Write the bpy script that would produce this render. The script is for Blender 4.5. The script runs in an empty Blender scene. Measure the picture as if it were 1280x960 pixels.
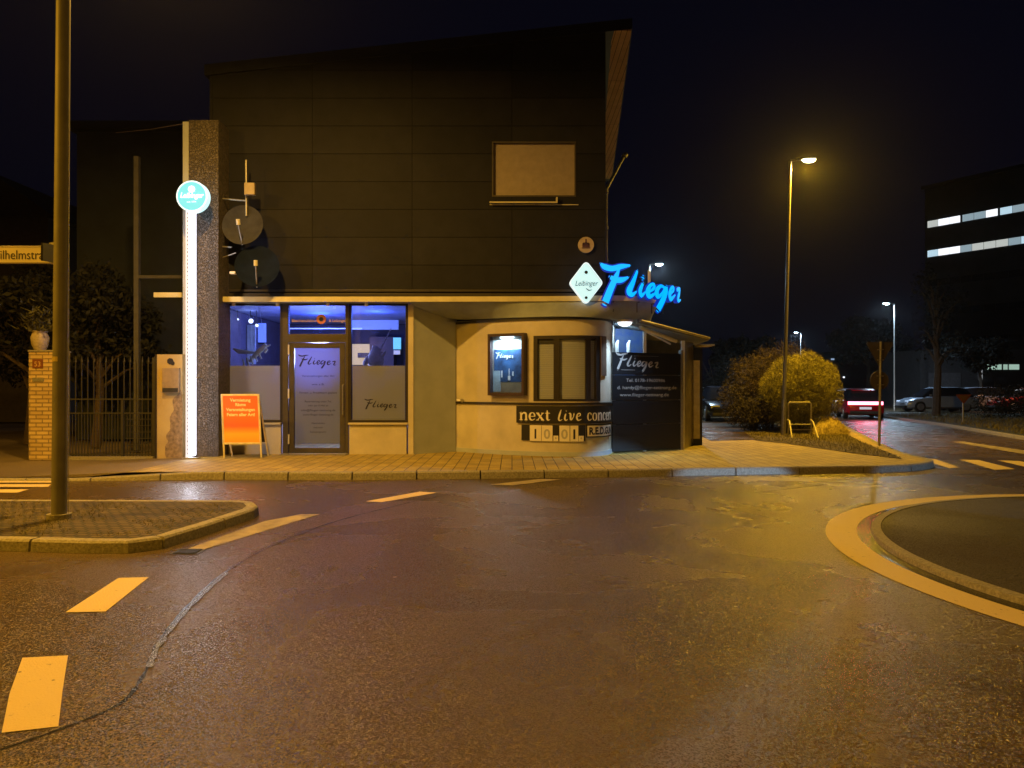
import bpy, bmesh, math, random
from mathutils import Vector, Matrix
import numpy as np
random.seed(7); RNG = np.random.default_rng(7)
S = bpy.context.scene
C = S.collection
# ------------------------------------------------------------------ camera, world, exposure
H = 1.5; F = 930.0; HY = 485.0
def P(px, py, Y):            # photo coordinate + real depth -> real place
    return Vector(((px-640)/F*Y, Y, H+(HY-py)/F*Y))
def G(px, py, z=0.0):        # place on the ground at height z
    Y = (H-z)*F/(py-HY); return Vector(((px-640)/F*Y, Y, z))
cam = bpy.data.objects.new('camera', bpy.data.cameras.new('camera')); C.objects.link(cam)
cam.location = (0, 0, H); cam.rotation_euler = (math.radians(90), 0, 0)
cam.data.sensor_width = 36; cam.data.lens = F*36/1280; cam.data.shift_y = 5/1280
cam.data.clip_start = .05; cam.data.clip_end = 600
S.camera = cam
W = bpy.data.worlds.new('World'); S.world = W; W.use_nodes = True
nt = W.node_tree; nt.nodes.clear()
sky = nt.nodes.new('ShaderNodeTexSky'); sky.sky_type = 'NISHITA'; sky.sun_disc = False
sky.sun_elevation = math.radians(-4); sky.sun_rotation = math.radians(200)
bg = nt.nodes.new('ShaderNodeBackground'); bg.inputs[1].default_value = .012
bg2 = nt.nodes.new('ShaderNodeBackground'); bg2.inputs[0].default_value = (.26, .28, .85, 1); bg2.inputs[1].default_value = .005
ad = nt.nodes.new('ShaderNodeAddShader'); wo = nt.nodes.new('ShaderNodeOutputWorld')
nt.links.new(sky.outputs[0], bg.inputs[0]); nt.links.new(bg.outputs[0], ad.inputs[0])
nt.links.new(bg2.outputs[0], ad.inputs[1]); nt.links.new(ad.outputs[0], wo.inputs[0])
S.view_settings.view_transform = 'Standard'; S.view_settings.look = 'None'
S.view_settings.exposure = 0; S.view_settings.gamma = 1; S.view_settings.use_curve_mapping = False
S.cycles.use_denoising = True
S.cycles.sample_clamp_indirect = 4
BLOOM_HAZE = .00028
S.cycles.max_bounces = 6; S.cycles.transparent_max_bounces = 16
SOD = (1.0, .465, .02); YEL = (1.0, .54, .03); COLD = (.55, .78, 1.0)
def area(name, loc, power, col, size=.35, spread=180, aim=None, shape='DISK', sy=None):
    d = bpy.data.lights.new(name, 'AREA'); d.shape = shape; d.size = size
    if sy: d.size_y = sy
    d.energy = power; d.color = col; d.spread = math.radians(spread)
    o = bpy.data.objects.new(name, d); C.objects.link(o); o.location = loc
    if aim is not None:
        o.rotation_euler = (Vector(aim)-Vector(loc)).to_track_quat('-Z', 'Y').to_euler()
    return o
def point(name, loc, power, col, r=.08):
    d = bpy.data.lights.new(name, 'POINT'); d.energy = power; d.color = col; d.shadow_soft_size = r
    o = bpy.data.objects.new(name, d); C.objects.link(o); o.location = loc; return o
# street lamps of the roundabout that stand outside the picture
area('street_light_mast', (-4.5, 9.5, 8.3), 1080, (1.0, .52, .08))
area('street_light_left', (-11.5, 5.5, 8.0), 1700, SOD)
area('street_light_behind', (-2.0, -4.5, 8.2), 1150, SOD)
# dipped headlamps of a vehicle waiting outside the picture on the right
def beam(name, loc, aim, power, ang=.5):
    d = bpy.data.lights.new(name, 'SPOT'); d.energy = power; d.color = (.45,.72,1.0); d.spot_size = ang; d.spot_blend = .35; d.shadow_soft_size = .06
    o = bpy.data.objects.new(name, d); C.objects.link(o); o.location = loc; o.rotation_euler = (Vector(aim)-Vector(loc)).to_track_quat('-Z', 'Y').to_euler()
beam('dipped_headlamp', (10.5, 1.5, .62), (2.4, 15.2, -1.25), 8000, .22)
beam('dipped_headlamp', (10.6, 2.6, .62), (7.2, 14.2, -.75), 1600, .24)
# ------------------------------------------------------------------ materials
def newmat(name):
    m = bpy.data.materials.new(name); m.use_nodes = True
    n = m.node_tree; b = n.nodes['Principled BSDF']; return m, n, b
def link(n, a, b): n.links.new(a, b)
def node(n, t, **k):
    x = n.nodes.new(t)
    for a, v in k.items():
        if a in x.inputs.keys() if not a.startswith('_') else False: x.inputs[a].default_value = v
        elif a.startswith('_'): setattr(x, a[1:], v)
    return x
def tc(n, kind='Object'):
    return n.nodes.new('ShaderNodeTexCoord').outputs[kind]
def mat(name, col, rough=.6, metal=0, var=.25, scale=6, bump=.0, bscale=60, spec=.5, col2=None, detail=5):
    m, n, b = newmat(name)
    co = tc(n)
    no = node(n, 'ShaderNodeTexNoise', Scale=scale, Detail=float(detail), Roughness=.6); link(n, co, no.inputs['Vector'])
    ra = node(n, 'ShaderNodeValToRGB'); link(n, no.outputs[0], ra.inputs[0])
    c2 = col2 or tuple(c*(1-var) for c in col)
    c1 = col if col2 else tuple(min(1, c*(1+var*.6)) for c in col)
    ra.color_ramp.elements[0].position = .3; ra.color_ramp.elements[1].position = .7
    ra.color_ramp.elements[0].color = (*c2, 1); ra.color_ramp.elements[1].color = (*c1, 1)
    link(n, ra.outputs[0], b.inputs['Base Color'])
    b.inputs['Roughness'].default_value = rough; b.inputs['Metallic'].default_value = metal
    b.inputs['Specular IOR Level'].default_value = spec
    if bump:
        n2 = node(n, 'ShaderNodeTexNoise', Scale=bscale, Detail=4.0); link(n, co, n2.inputs['Vector'])
        bu = node(n, 'ShaderNodeBump', Strength=bump, Distance=.01); link(n, n2.outputs[0], bu.inputs['Height'])
        link(n, bu.outputs[0], b.inputs['Normal'])
    return m
def emis(name, col, st, base=(.5,.5,.5)):
    m, n, b = newmat(name)
    b.inputs['Base Color'].default_value = (*base, 1)
    b.inputs['Emission Color'].default_value = (*col, 1); b.inputs['Emission Strength'].default_value = st
    return m
def glass(name, tint=(.8,.85,.9), refl=.12, rough=.03):
    m, n, b = newmat(name); n.nodes.remove(b)
    tr = n.nodes.new('ShaderNodeBsdfTransparent'); tr.inputs[0].default_value = (*tint, 1)
    gl = n.nodes.new('ShaderNodeBsdfGlossy'); gl.inputs['Roughness'].default_value = rough
    mx = n.nodes.new('ShaderNodeMixShader'); fr = n.nodes.new('ShaderNodeFresnel'); fr.inputs[0].default_value = 1.5
    ma = n.nodes.new('ShaderNodeMath'); ma.operation = 'ADD'; ma.inputs[1].default_value = refl*.3
    link(n, fr.outputs[0], ma.inputs[0]); link(n, ma.outputs[0], mx.inputs[0])
    link(n, tr.outputs[0], mx.inputs[1]); link(n, gl.outputs[0], mx.inputs[2])
    link(n, mx.outputs[0], n.nodes['Material Output'].inputs[0]); return m
def film(name, col, transp=.25):
    m, n, b = newmat(name); n.nodes.remove(b)
    df = n.nodes.new('ShaderNodeBsdfDiffuse'); df.inputs[0].default_value = (*col, 1)
    tl = n.nodes.new('ShaderNodeBsdfTranslucent'); tl.inputs[0].default_value = (*col, 1)
    tr = n.nodes.new('ShaderNodeBsdfTransparent')
    a = n.nodes.new('ShaderNodeMixShader'); a.inputs[0].default_value = .5
    link(n, df.outputs[0], a.inputs[1]); link(n, tl.outputs[0], a.inputs[2])
    c = n.nodes.new('ShaderNodeMixShader'); c.inputs[0].default_value = transp
    link(n, a.outputs[0], c.inputs[1]); link(n, tr.outputs[0], c.inputs[2])
    link(n, c.outputs[0], n.nodes['Material Output'].inputs[0]); return m

def asphalt(name, base=(.078,.055,.028), rough=(.20,.34), tone2=None, bs=.8, tilt=.62):
    m, n, b = newmat(name); co = tc(n)
    big = node(n, 'ShaderNodeTexNoise', Scale=.45, Detail=6.0, Roughness=.6, Distortion=.6); link(n, co, big.inputs['Vector'])
    fine = node(n, 'ShaderNodeTexVoronoi', Scale=130.0); link(n, co, fine.inputs['Vector'])
    mid = node(n, 'ShaderNodeTexNoise', Scale=38.0, Detail=5.0, Roughness=.7); link(n, co, mid.inputs['Vector'])
    r1 = node(n, 'ShaderNodeValToRGB'); link(n, big.outputs[0], r1.inputs[0])
    t2 = tone2 or tuple(c*.62 for c in base)
    r1.color_ramp.elements[0].position = .35; r1.color_ramp.elements[1].position = .65
    r1.color_ramp.elements[0].color = (*t2, 1); r1.color_ramp.elements[1].color = (*base, 1)
    r2 = node(n, 'ShaderNodeValToRGB'); link(n, fine.outputs['Color'], r2.inputs[0])
    r2.color_ramp.elements[0].color = (.45,.45,.45,1); r2.color_ramp.elements[1].color = (1.7,1.65,1.6,1)
    mu = node(n, 'ShaderNodeMix', _data_type='RGBA', _blend_type='MULTIPLY'); mu.inputs[0].default_value = 1
    link(n, r1.outputs[0], mu.inputs[6]); link(n, r2.outputs[0], mu.inputs[7])
    link(n, mu.outputs[2], b.inputs['Base Color'])
    mr = node(n, 'ShaderNodeMapRange'); link(n, big.outputs[0], mr.inputs[0])
    mr.inputs[1].default_value = .35; mr.inputs[2].default_value = .65
    mr.inputs[3].default_value = rough[0]; mr.inputs[4].default_value = rough[1]
    link(n, mr.outputs[0], b.inputs['Roughness'])
    b.inputs['Specular IOR Level'].default_value = .36
    b2 = node(n, 'ShaderNodeBump', Strength=bs*.6, Distance=.012); link(n, mid.outputs[0], b2.inputs['Height'])
    b3 = node(n, 'ShaderNodeBump', Strength=.15, Distance=.02); link(n, big.outputs[0], b3.inputs['Height']);
    # every chip of stone lies at its own tilt
    g1 = node(n, 'ShaderNodeTexVoronoi', Scale=135.0); link(n, co, g1.inputs['Vector'])
    sb = n.nodes.new('ShaderNodeVectorMath'); sb.operation = 'SUBTRACT'; link(n, g1.outputs['Color'], sb.inputs[0]); sb.inputs[1].default_value = (.5,.5,.5)
    sc_ = n.nodes.new('ShaderNodeVectorMath'); sc_.operation = 'MULTIPLY'; link(n, sb.outputs[0], sc_.inputs[0]); sc_.inputs[1].default_value = (tilt, tilt, .2)
    ad_ = n.nodes.new('ShaderNodeVectorMath'); ad_.operation = 'ADD'; link(n, b2.outputs[0], ad_.inputs[0]); link(n, sc_.outputs[0], ad_.inputs[1])
    nz = n.nodes.new('ShaderNodeVectorMath'); nz.operation = 'NORMALIZE'; link(n, ad_.outputs[0], nz.inputs[0]); link(n, nz.outputs[0], b.inputs['Normal'])
    return m
def bricks(name, c1, c2, mortar, bw, bh, ms=.01, offset=.5, rough=.8, bump=.5, axis='XZ', var=.35):
    m, n, b = newmat(name); co = tc(n)
    sp = n.nodes.new('ShaderNodeSeparateXYZ'); cb = n.nodes.new('ShaderNodeCombineXYZ')
    link(n, co, sp.inputs[0])
    link(n, sp.outputs['XYZ'.index(axis[0])], cb.inputs[0]); link(n, sp.outputs['XYZ'.index(axis[1])], cb.inputs[1])
    br = n.nodes.new('ShaderNodeTexBrick'); link(n, cb.outputs[0], br.inputs['Vector'])
    br.offset = offset; br.inputs['Scale'].default_value = 1
    br.inputs['Brick Width'].default_value = bw; br.inputs['Row Height'].default_value = bh
    br.inputs['Mortar Size'].default_value = ms; br.inputs['Mortar Smooth'].default_value = .3
    br.inputs['Color1'].default_value = (*c1, 1); br.inputs['Color2'].default_value = (*c2, 1); br.inputs['Mortar'].default_value = (*mortar, 1)
    no = node(n, 'ShaderNodeTexNoise', Scale=2.3, Detail=8.0, Roughness=.7); link(n, co, no.inputs['Vector'])
    ra = node(n, 'ShaderNodeValToRGB'); link(n, no.outputs[0], ra.inputs[0])
    ra.color_ramp.elements[0].position = .3; ra.color_ramp.elements[1].position = .7
    ra.color_ramp.elements[0].color = (1-var,)*3+(1,); ra.color_ramp.elements[1].color = (1,1,1,1)
    mu = node(n, 'ShaderNodeMix', _data_type='RGBA', _blend_type='MULTIPLY'); mu.inputs[0].default_value = 1
    link(n, br.outputs[0], mu.inputs[6]); link(n, ra.outputs[0], mu.inputs[7]); link(n, mu.outputs[2], b.inputs['Base Color'])
    b.inputs['Roughness'].default_value = rough
    bu = node(n, 'ShaderNodeBump', Strength=bump, Distance=.008); bu.invert = True
    link(n, br.outputs['Fac'], bu.inputs['Height'])
    n3 = node(n, 'ShaderNodeTexNoise', Scale=70.0, Detail=4.0); link(n, co, n3.inputs['Vector'])
    b2 = node(n, 'ShaderNodeBump', Strength=.3, Distance=.006); link(n, n3.outputs[0], b2.inputs['Height'])
    link(n, bu.outputs[0], b2.inputs['Normal']); link(n, b2.outputs[0], b.inputs['Normal'])
    return m
def voro_stone(name, c1, c2, scale=9, bump=1.0):
    m, n, b = newmat(name); co = tc(n)
    v = node(n, 'ShaderNodeTexVoronoi', Scale=float(scale)); v.feature = 'DISTANCE_TO_EDGE'; link(n, co, v.inputs['Vector'])
    v2 = node(n, 'ShaderNodeTexVoronoi', Scale=float(scale)); link(n, co, v2.inputs['Vector'])
    ra = node(n, 'ShaderNodeValToRGB'); link(n, v2.outputs['Color'], ra.inputs[0])
    ra.color_ramp.elements[0].color = (*c1, 1); ra.color_ramp.elements[1].color = (*c2, 1)
    link(n, ra.outputs[0], b.inputs['Base Color']); b.inputs['Roughness'].default_value = .85
    mr = node(n, 'ShaderNodeMapRange'); link(n, v.outputs[0], mr.inputs[0]); mr.inputs[2].default_value = .12
    no = node(n, 'ShaderNodeTexNoise', Scale=28.0, Detail=6.0); link(n, co, no.inputs['Vector'])
    b1 = node(n, 'ShaderNodeBump', Strength=bump, Distance=.03); link(n, mr.outputs[0], b1.inputs['Height'])
    b2 = node(n, 'ShaderNodeBump', Strength=.7, Distance=.02); link(n, no.outputs[0], b2.inputs['Height'])
    link(n, b1.outputs[0], b2.inputs['Normal']); link(n, b2.outputs[0], b.inputs['Normal']); return m

M = {}
M['road'] = asphalt('asphalt')
M['island_asphalt'] = asphalt('island_asphalt', base=(.020,.012,.008), rough=(.6,.8), tilt=.5, bs=.3)
M['path_asphalt'] = asphalt('path_asphalt', base=(.17,.14,.11), rough=(.6,.8), tilt=.2, bs=.25)
M['pavers'] = bricks('pavers', (.50,.39,.10), (.36,.28,.075), (.045,.04,.03), .20, .20, .008, 0, .75, .7, 'XY', .45)
M['island_pavers'] = bricks('island_pavers', (.15,.11,.06), (.07,.055,.035), (.02,.02,.012), .12, .09, .014, .5, .85, .9, 'XY', .7)
M['kerb'] = mat('granite_kerb', (.24,.225,.20), .75, var=.5, scale=40, bump=.5, bscale=90)
M['paint'] = mat('road_paint', (.56,.45,.24), .6, scale=19, bump=.6, bscale=90, detail=13, col2=(.13,.115,.10))
for e_, p_ in zip([x for x in M['paint'].node_tree.nodes if x.bl_idname == 'ShaderNodeValToRGB'][0].color_ramp.elements, (.29,.37)): e_.position = p_
M['paint_worn'] = mat('worn_paint', (.38,.32,.20), .6, scale=5, bump=.3, bscale=120, col2=(.10,.09,.08), detail=10)
M['seam'] = mat('tar_seam', (.012,.012,.012), .22, bump=.5, bscale=50)
M['soil'] = mat('soil', (.10,.08,.045), .95, scale=8, var=.5, bump=1, bscale=40)
M['sand'] = mat('straw_mulch', (.40,.32,.11), .95, scale=25, var=.5, bump=1, bscale=60)
M['dark_ground'] = mat('dark_ground', (.03,.035,.02), .95, var=.4, scale=2, bump=.6, bscale=12)
M['render'] = mat('cream_render', (.53,.49,.42), .9, var=.18, scale=1.7, bump=.25, bscale=160)
M['render_gray'] = mat('grey_render', (.38,.42,.48), .9, var=.12, scale=2.2, bump=.15, bscale=160)
M['siding'] = bricks('dark_cladding', (.024,.025,.034), (.016,.017,.024), (.008,.008,.008), 2.08, .58, .008, 0, .6, .9, 'XZ', .3)
M['siding'].node_tree.nodes['Principled BSDF'].inputs['Specular IOR Level'].default_value = .12
M['fascia'] = mat('pale_wood_fascia', (.58,.54,.34), .6, var=.15, scale=3, bump=.1)
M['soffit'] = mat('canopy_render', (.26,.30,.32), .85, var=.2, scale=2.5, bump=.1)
M['wood_soffit'] = bricks('wood_soffit', (.62,.42,.24), (.52,.35,.2), (.06,.04,.02), .12, 3, .008, 0, .7, .4, 'XY', .3)
M['stone'] = voro_stone('rough_stone', (.075,.065,.06), (.15,.13,.12), 22, .9)
M['plaster'] = mat('pillar_plaster', (.46,.37,.18), .9, scale=1.6, bump=.3, bscale=50, col2=(.36,.27,.13))
M['brick'] = bricks('yellow_brick', (.55,.42,.22), (.44,.32,.16), (.22,.17,.1), .25, .08, .012, .5, .85, .9, 'XZ', .25)
M['frame'] = mat('dark_frame', (.022,.018,.018), .4, var=.2)
M['doorframe'] = mat('bronze_door_frame', (.085,.075,.06), .38, metal=.3, var=.15)
M['black'] = mat('black_metal', (.012,.012,.014), .45, var=.2)
M['iron'] = mat('wrought_iron', (.05,.05,.055), .5, metal=.5, var=.2)
M['galv'] = mat('galvanised_steel', (.42,.41,.38), .42, metal=.75, var=.25, scale=20)
M['poleg'] = mat('grey_painted_pole', (.17,.165,.155), .6, metal=.1, var=.2, scale=4)
M['steel'] = mat('bright_steel', (.7,.7,.7), .3, metal=.9, var=.1)
M['white'] = mat('white_plastic', (.72,.72,.70), .5, var=.08)
M['shutter'] = bricks('roller_shutter', (.28,.31,.40), (.265,.295,.38), (.21,.23,.30), 6, .045, .005, 0, .6, .35, 'XZ', .1)
M['upshutter'] = mat('beige_window_board', (.33,.28,.24), .8, var=.12, scale=7, bump=.1)
M['panel'] = mat('black_gloss_panel', (.012,.013,.018), .38, var=.2, scale=2)
M['glass'] = glass('window_glass')
M['film'] = film('frosted_film', (.34,.38,.48), .18)
M['poster'] = film('door_poster_film', (.25,.31,.56), .04)
M['ink'] = mat('black_ink', (.012,.012,.03), .6, var=0)
M['whiteink'] = mat('white_lettering', (.75,.73,.70), .6, var=.03)
M['greyink'] = mat('grey_lettering', (.38,.38,.40), .6, var=.03)
M['tile'] = mat('white_card', (.70,.66,.60), .6, var=.06)
M['bark'] = mat('bark', (.07,.05,.035), .9, var=.4, scale=20, bump=.6)
M['leafdark'] = mat('dark_leaf', (.005,.0065,.004), .8, scale=3, var=.5)
M['twig'] = mat('dry_twig', (.05,.034,.016), .8, scale=2.5, var=.45)
M['twigdark'] = mat('brown_twig', (.028,.02,.013), .8, scale=2.5, var=.5)
M['hedge'] = mat('trimmed_shrub', (.24,.22,.035), .8, scale=2.5, var=.7)
M['grass'] = mat('rough_grass', (.13,.11,.03), .85, scale=2.5, var=.5)
M['tyre'] = mat('tyre', (.015,.015,.015), .8)
M['rim'] = mat('alloy_rim', (.5,.5,.52), .3, metal=.8)
M['carglass'] = mat('car_glass', (.012,.013,.016), .06, var=0, spec=.8)
M['concrete'] = mat('office_concrete', (.045,.045,.055), .8, var=.3, scale=.5)
M['orange'] = mat('orange_poster', (.85,.22,.05), .5, scale=1.2, col2=(.85,.40,.06))
M['led'] = emis('led_white', (.86,.88,1.0), 7)
M['ledhalf'] = emis('led_side', (.75,.82,1.0), .8)
M['neon'] = emis('neon_face', (.0,.42,1.0), 1.25, (.0,.1,.3))
M['neonhalo'] = emis('neon_halo', (.0,.03,.55), .65, (.0,.02,.1))  # deep blue emission stands for the halo around the letters
M['cyan'] = emis('cyan_sign', (.06,.58,.84), 1.0, (.1,.4,.45))
M['cyanrim'] = emis('cyan_sign_rim', (.55,.95,1.0), 1.2)
M['diamond'] = emis('diamond_face', (.42,.86,.92), .98)
M['lampwarm'] = emis('lamp_lens_warm', (1,.86,.55), 30)
M['lampcold'] = emis('lamp_lens_cold', (.6,.82,1), 45)
M['lampwall'] = emis('wall_lamp_lens', (.9,.95,1), 2)
M['tail'] = emis('tail_light', (1,.16,.26), 7)
M['plate'] = emis('lit_number_plate', (.75,.8,1), .5)
M['head'] = emis('headlight_glint_glow', (.5,.7,1), .8)  # glint on the headlights put in as emission
M['blueneon'] = emis('blue_strip', (.06,.12,1.0), 2.6)
M['bluewall'] = mat('blue_wall', (.10,.14,.5), .7)
M['bluefac'] = emis('blue_glow_panel', (.05,.12,.8), .35)

# ------------------------------------------------------------------ mesh helpers
class MB:
    def __init__(s): s.v = []; s.f = []
    def add(s, vs, fs):
        o = len(s.v); s.v += [tuple(v) for v in vs]; s.f += [tuple(i+o for i in f) for f in fs]; return s
    def box(s, x0, x1, y0, y1, z0, z1, mt=None):
        vs = [Vector(p) for p in ((x0,y0,z0),(x1,y0,z0),(x1,y1,z0),(x0,y1,z0),(x0,y0,z1),(x1,y0,z1),(x1,y1,z1),(x0,y1,z1))]
        if mt is not None: vs = [mt @ v for v in vs]
        return s.add(vs, [(0,3,2,1),(4,5,6,7),(0,1,5,4),(1,2,6,5),(2,3,7,6),(3,0,4,7)])
    def tube(s, pts, r, n=12, cap=True):
        pts = [Vector(p) for p in pts]
        rr = r if isinstance(r, (list, tuple)) else [r]*len(pts)
        vs = []; fs = []
        up = None
        for i, p in enumerate(pts):
            d = (pts[min(i+1, len(pts)-1)]-pts[max(i-1, 0)]).normalized()
            if up is None: up = d.orthogonal().normalized()
            else: up = (up - d*up.dot(d)).normalized()
            b = d.cross(up)
            for k in range(n):
                a = 2*math.pi*k/n; vs.append(p+(up*math.cos(a)+b*math.sin(a))*rr[i])
        for i in range(len(pts)-1):
            for k in range(n):
                a = i*n+k; b2 = i*n+(k+1) % n; fs.append((a, b2, b2+n, a+n))
        if cap:
            fs.append(tuple(reversed(range(n)))); fs.append(tuple(range((len(pts)-1)*n, len(pts)*n)))
        return s.add(vs, fs)
    def prism(s, poly, z0, z1, mt=None):     # poly in xy
        n = len(poly)
        vs = [Vector((x, y, z0)) for x, y in poly]+[Vector((x, y, z1)) for x, y in poly]
        if mt is not None: vs = [mt @ v for v in vs]
        return s.add(vs, [tuple(reversed(range(n))), tuple(range(n, 2*n))]+[(i, (i+1) % n, (i+1) % n+n, i+n) for i in range(n)])
    def loft(s, rings, closed=True, cap=True):
        n = len(rings[0]); vs = [v for r in rings for v in r]; fs = []
        for i in range(len(rings)-1):
            for k in range(n if closed else n-1):
                a = i*n+k; b = i*n+(k+1) % n; fs.append((a, b, b+n, a+n))
        if cap and closed: fs.append(tuple(reversed(range(n)))); fs.append(tuple(range((len(rings)-1)*n, len(rings)*n)))
        return s.add(vs, fs)
    def disc(s, c, r, axis='Y', n=32, th=.03, sx=1):
        ax = {'Y': lambda a, t: Vector((c[0]+r*sx*math.cos(a), c[1]+t, c[2]+r*math.sin(a))),
              'X': lambda a, t: Vector((c[0]+t, c[1]+r*math.cos(a), c[2]+r*math.sin(a))),
              'Z': lambda a, t: Vector((c[0]+r*sx*math.cos(a), c[1]+r*math.sin(a), c[2]+t))}[axis]
        return s.loft([[ax(2*math.pi*k/n, 0) for k in range(n)], [ax(2*math.pi*k/n, th) for k in range(n)]])
    def build(s, name, m, parent=None, bevel=0, smooth=False, loc=None):
        me = bpy.data.meshes.new(name); me.from_pydata(s.v, [], s.f); me.validate(); me.update()
        bm = bmesh.new(); bm.from_mesh(me); bmesh.ops.recalc_face_normals(bm, faces=bm.faces); bm.to_mesh(me); bm.free()
        o = bpy.data.objects.new(name, me); C.objects.link(o)
        if m is not None: me.materials.append(m)
        if smooth:
            me.polygons.foreach_set('use_smooth', [True]*len(me.polygons))
            me.set_sharp_from_angle(angle=math.radians(40))
        if bevel:
            b = o.modifiers.new('bevel', 'BEVEL'); b.width = bevel; b.segments = 2; b.limit_method = 'ANGLE'
        if parent is not None: attach(o, parent)
        return o
def attach(o, parent):
    o.parent = parent; o.matrix_parent_inverse = world(parent).inverted()
def world(o):
    m = Matrix.Translation(o.location) @ o.rotation_euler.to_matrix().to_4x4()
    return (world(o.parent) @ o.matrix_parent_inverse @ m) if o.parent else m
def thing(name, label, cat, loc=(0, 0, 0), group=None, rz=0):
    o = bpy.data.objects.new(name, None); C.objects.link(o); o.location = loc; o.rotation_euler = (0, 0, rz)
    o.empty_display_size = .2
    return tag(o, label, cat, group)
def tag(o, label, cat, group=None, kind=None):
    o['label'] = label; o['category'] = cat
    if group: o['group'] = group
    if kind: o['kind'] = kind
    return o
def struct(o): o['kind'] = 'structure'; return o
def crom(pts, n=8, closed=False):
    pts = [Vector(p) for p in pts]; out = []
    N = len(pts)
    for i in range(N if closed else N-1):
        if closed: p0, p1, p2, p3 = (pts[(i+k-1) % N] for k in range(4))
        else: p0, p1, p2, p3 = pts[max(i-1, 0)], pts[i], pts[i+1], pts[min(i+2, N-1)]
        for k in range(n):
            t = k/n
            out.append(.5*((2*p1)+(-p0+p2)*t+(2*p0-5*p1+4*p2-p3)*t*t+(-p0+3*p1-3*p2+p3)*t**3))
    if not closed: out.append(pts[-1])
    return out
def copy_tree(o, parent=None):
    c = o.copy(); C.objects.link(c)
    if parent is not None: c.parent = parent
    for ch in [x for x in bpy.data.objects if x.parent == o]: copy_tree(ch, c)
    return c
# ---- lettering: brush strokes [(x, y, width)...] mapped through fn(u, v, depth)
def strokes(mb, glyph, fn, th=.004, wscale=1, sub=6, dz=.0006, base=0.0):
    for si, st in enumerate(glyph):
        pts = crom([(p[0], p[1], p[2]) for p in st], sub) if len(st) > 2 else [Vector(p) for p in st]
        L = []; R = []
        n = len(pts)
        for i, p in enumerate(pts):
            d = Vector((pts[min(i+1, n-1)][0]-pts[max(i-1, 0)][0], pts[min(i+1, n-1)][1]-pts[max(i-1, 0)][1]))
            d = d.normalized() if d.length > 1e-6 else Vector((1, 0))
            q = Vector((-d[1], d[0])); w = p[2]*.5*wscale
            L.append((p[0]+q[0]*w, p[1]+q[1]*w)); R.append((p[0]-q[0]*w, p[1]-q[1]*w))
        # rounded caps
        def cap(p, d, w):
            a0 = math.atan2(d[1], d[0]); return [(p[0]+w*math.cos(a0+a), p[1]+w*math.sin(a0+a)) for a in (-.9, -.45, 0, .45, .9)]
        d0 = Vector((pts[0][0]-pts[1][0], pts[0][1]-pts[1][1])); d1 = Vector((pts[-1][0]-pts[-2][0], pts[-1][1]-pts[-2][1]))
        c0 = cap(pts[0], d0, pts[0][2]*.5*wscale); c1 = cap(pts[-1], d1, pts[-1][2]*.5*wscale)
        for cc, p in ((c0, pts[0]), (c1, pts[-1])):
            k = len(cc)
            fr = [fn(x, y, base+th+dz*si) for x, y in cc]
            mb.add(fr, [tuple(range(k))])
        vs = []; fs = []
        for a, b in zip(L, R):
            vs += [fn(*a, base+th+dz*si), fn(*b, base+th+dz*si), fn(*a, base), fn(*b, base)]
        for i in range(n-1):
            o = i*4; fs += [(o, o+1, o+5, o+4), (o, o+4, o+6, o+2), (o+1, o+3, o+7, o+5)]
        mb.add(vs, fs)
    return mb
# the bar's word mark, units of a 710 x 250 field, y down as drawn -> flipped
_w = [[(125,150,10),(150,168,24),(200,178,24),(260,166,22),(315,160,8)],
      [(245,182,10),(218,240,26),(185,305,32),(155,372,34)],
      [(188,228,16),(225,244,24),(265,243,22),(305,228,8)],
      [(378,188,12),(345,245,22),(312,305,28),(330,328,20),(372,306,6)],
      [(432,258,14),(406,300,24),(420,328,18),(458,304,6)], [(432,222,18),(430,229,18)],
      [(486,304,8),(522,280,14),(520,258,14),(494,266,16),(474,300,24),(490,330,20),(545,302,6)],
      [(612,272,10),(580,264,14),(548,292,22),(556,328,18),(596,304,12),(618,272,12)],
      [(628,266,14),(622,300,22),(596,350,28),(558,402,28)],
      [(672,308,8),(712,288,14),(712,268,14),(684,274,16),(664,308,24),(682,338,20),(738,312,6)],
      [(758,284,10),(782,277,18),(815,271,14)], [(815,274,14),(802,304,20),(784,334,20),(800,346,14),(830,338,6)]]
WORD = [[((x-125)/710, (400-y)/710, w/710) for x, y, w in st] for st in _w]
def font_text(body, size, bold=0, shear=0, align='CENTER', squash=1.0):
    cu = bpy.data.curves.new('lettering', 'FONT'); cu.body = body; cu.size = size; cu.align_x = align
    cu.offset = bold; cu.shear = shear; cu.extrude = 0; cu.resolution_u = 3
    o = bpy.data.objects.new('lettering', cu); C.objects.link(o)
    dg = bpy.context.evaluated_depsgraph_get(); me = bpy.data.meshes.new_from_object(o.evaluated_get(dg))
    vs = [(v.co.x*squash, v.co.y) for v in me.vertices]; fs = [tuple(p.vertices) for p in me.polygons]
    bpy.data.objects.remove(o); bpy.data.curves.remove(cu); bpy.data.meshes.remove(me)
    return vs, fs
def put_text(mb, body, size, fn, u=0, v=0, d=.003, width=None, **k):
    vs, fs = font_text(body, size, **k)
    if not vs: return mb
    if width:
        xs = [a for a, b in vs]; s = width/(max(xs)-min(xs)); vs = [(a*s, b) for a, b in vs]
    return mb.add([fn(a+u, b+v, d) for a, b in vs], fs)
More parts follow.
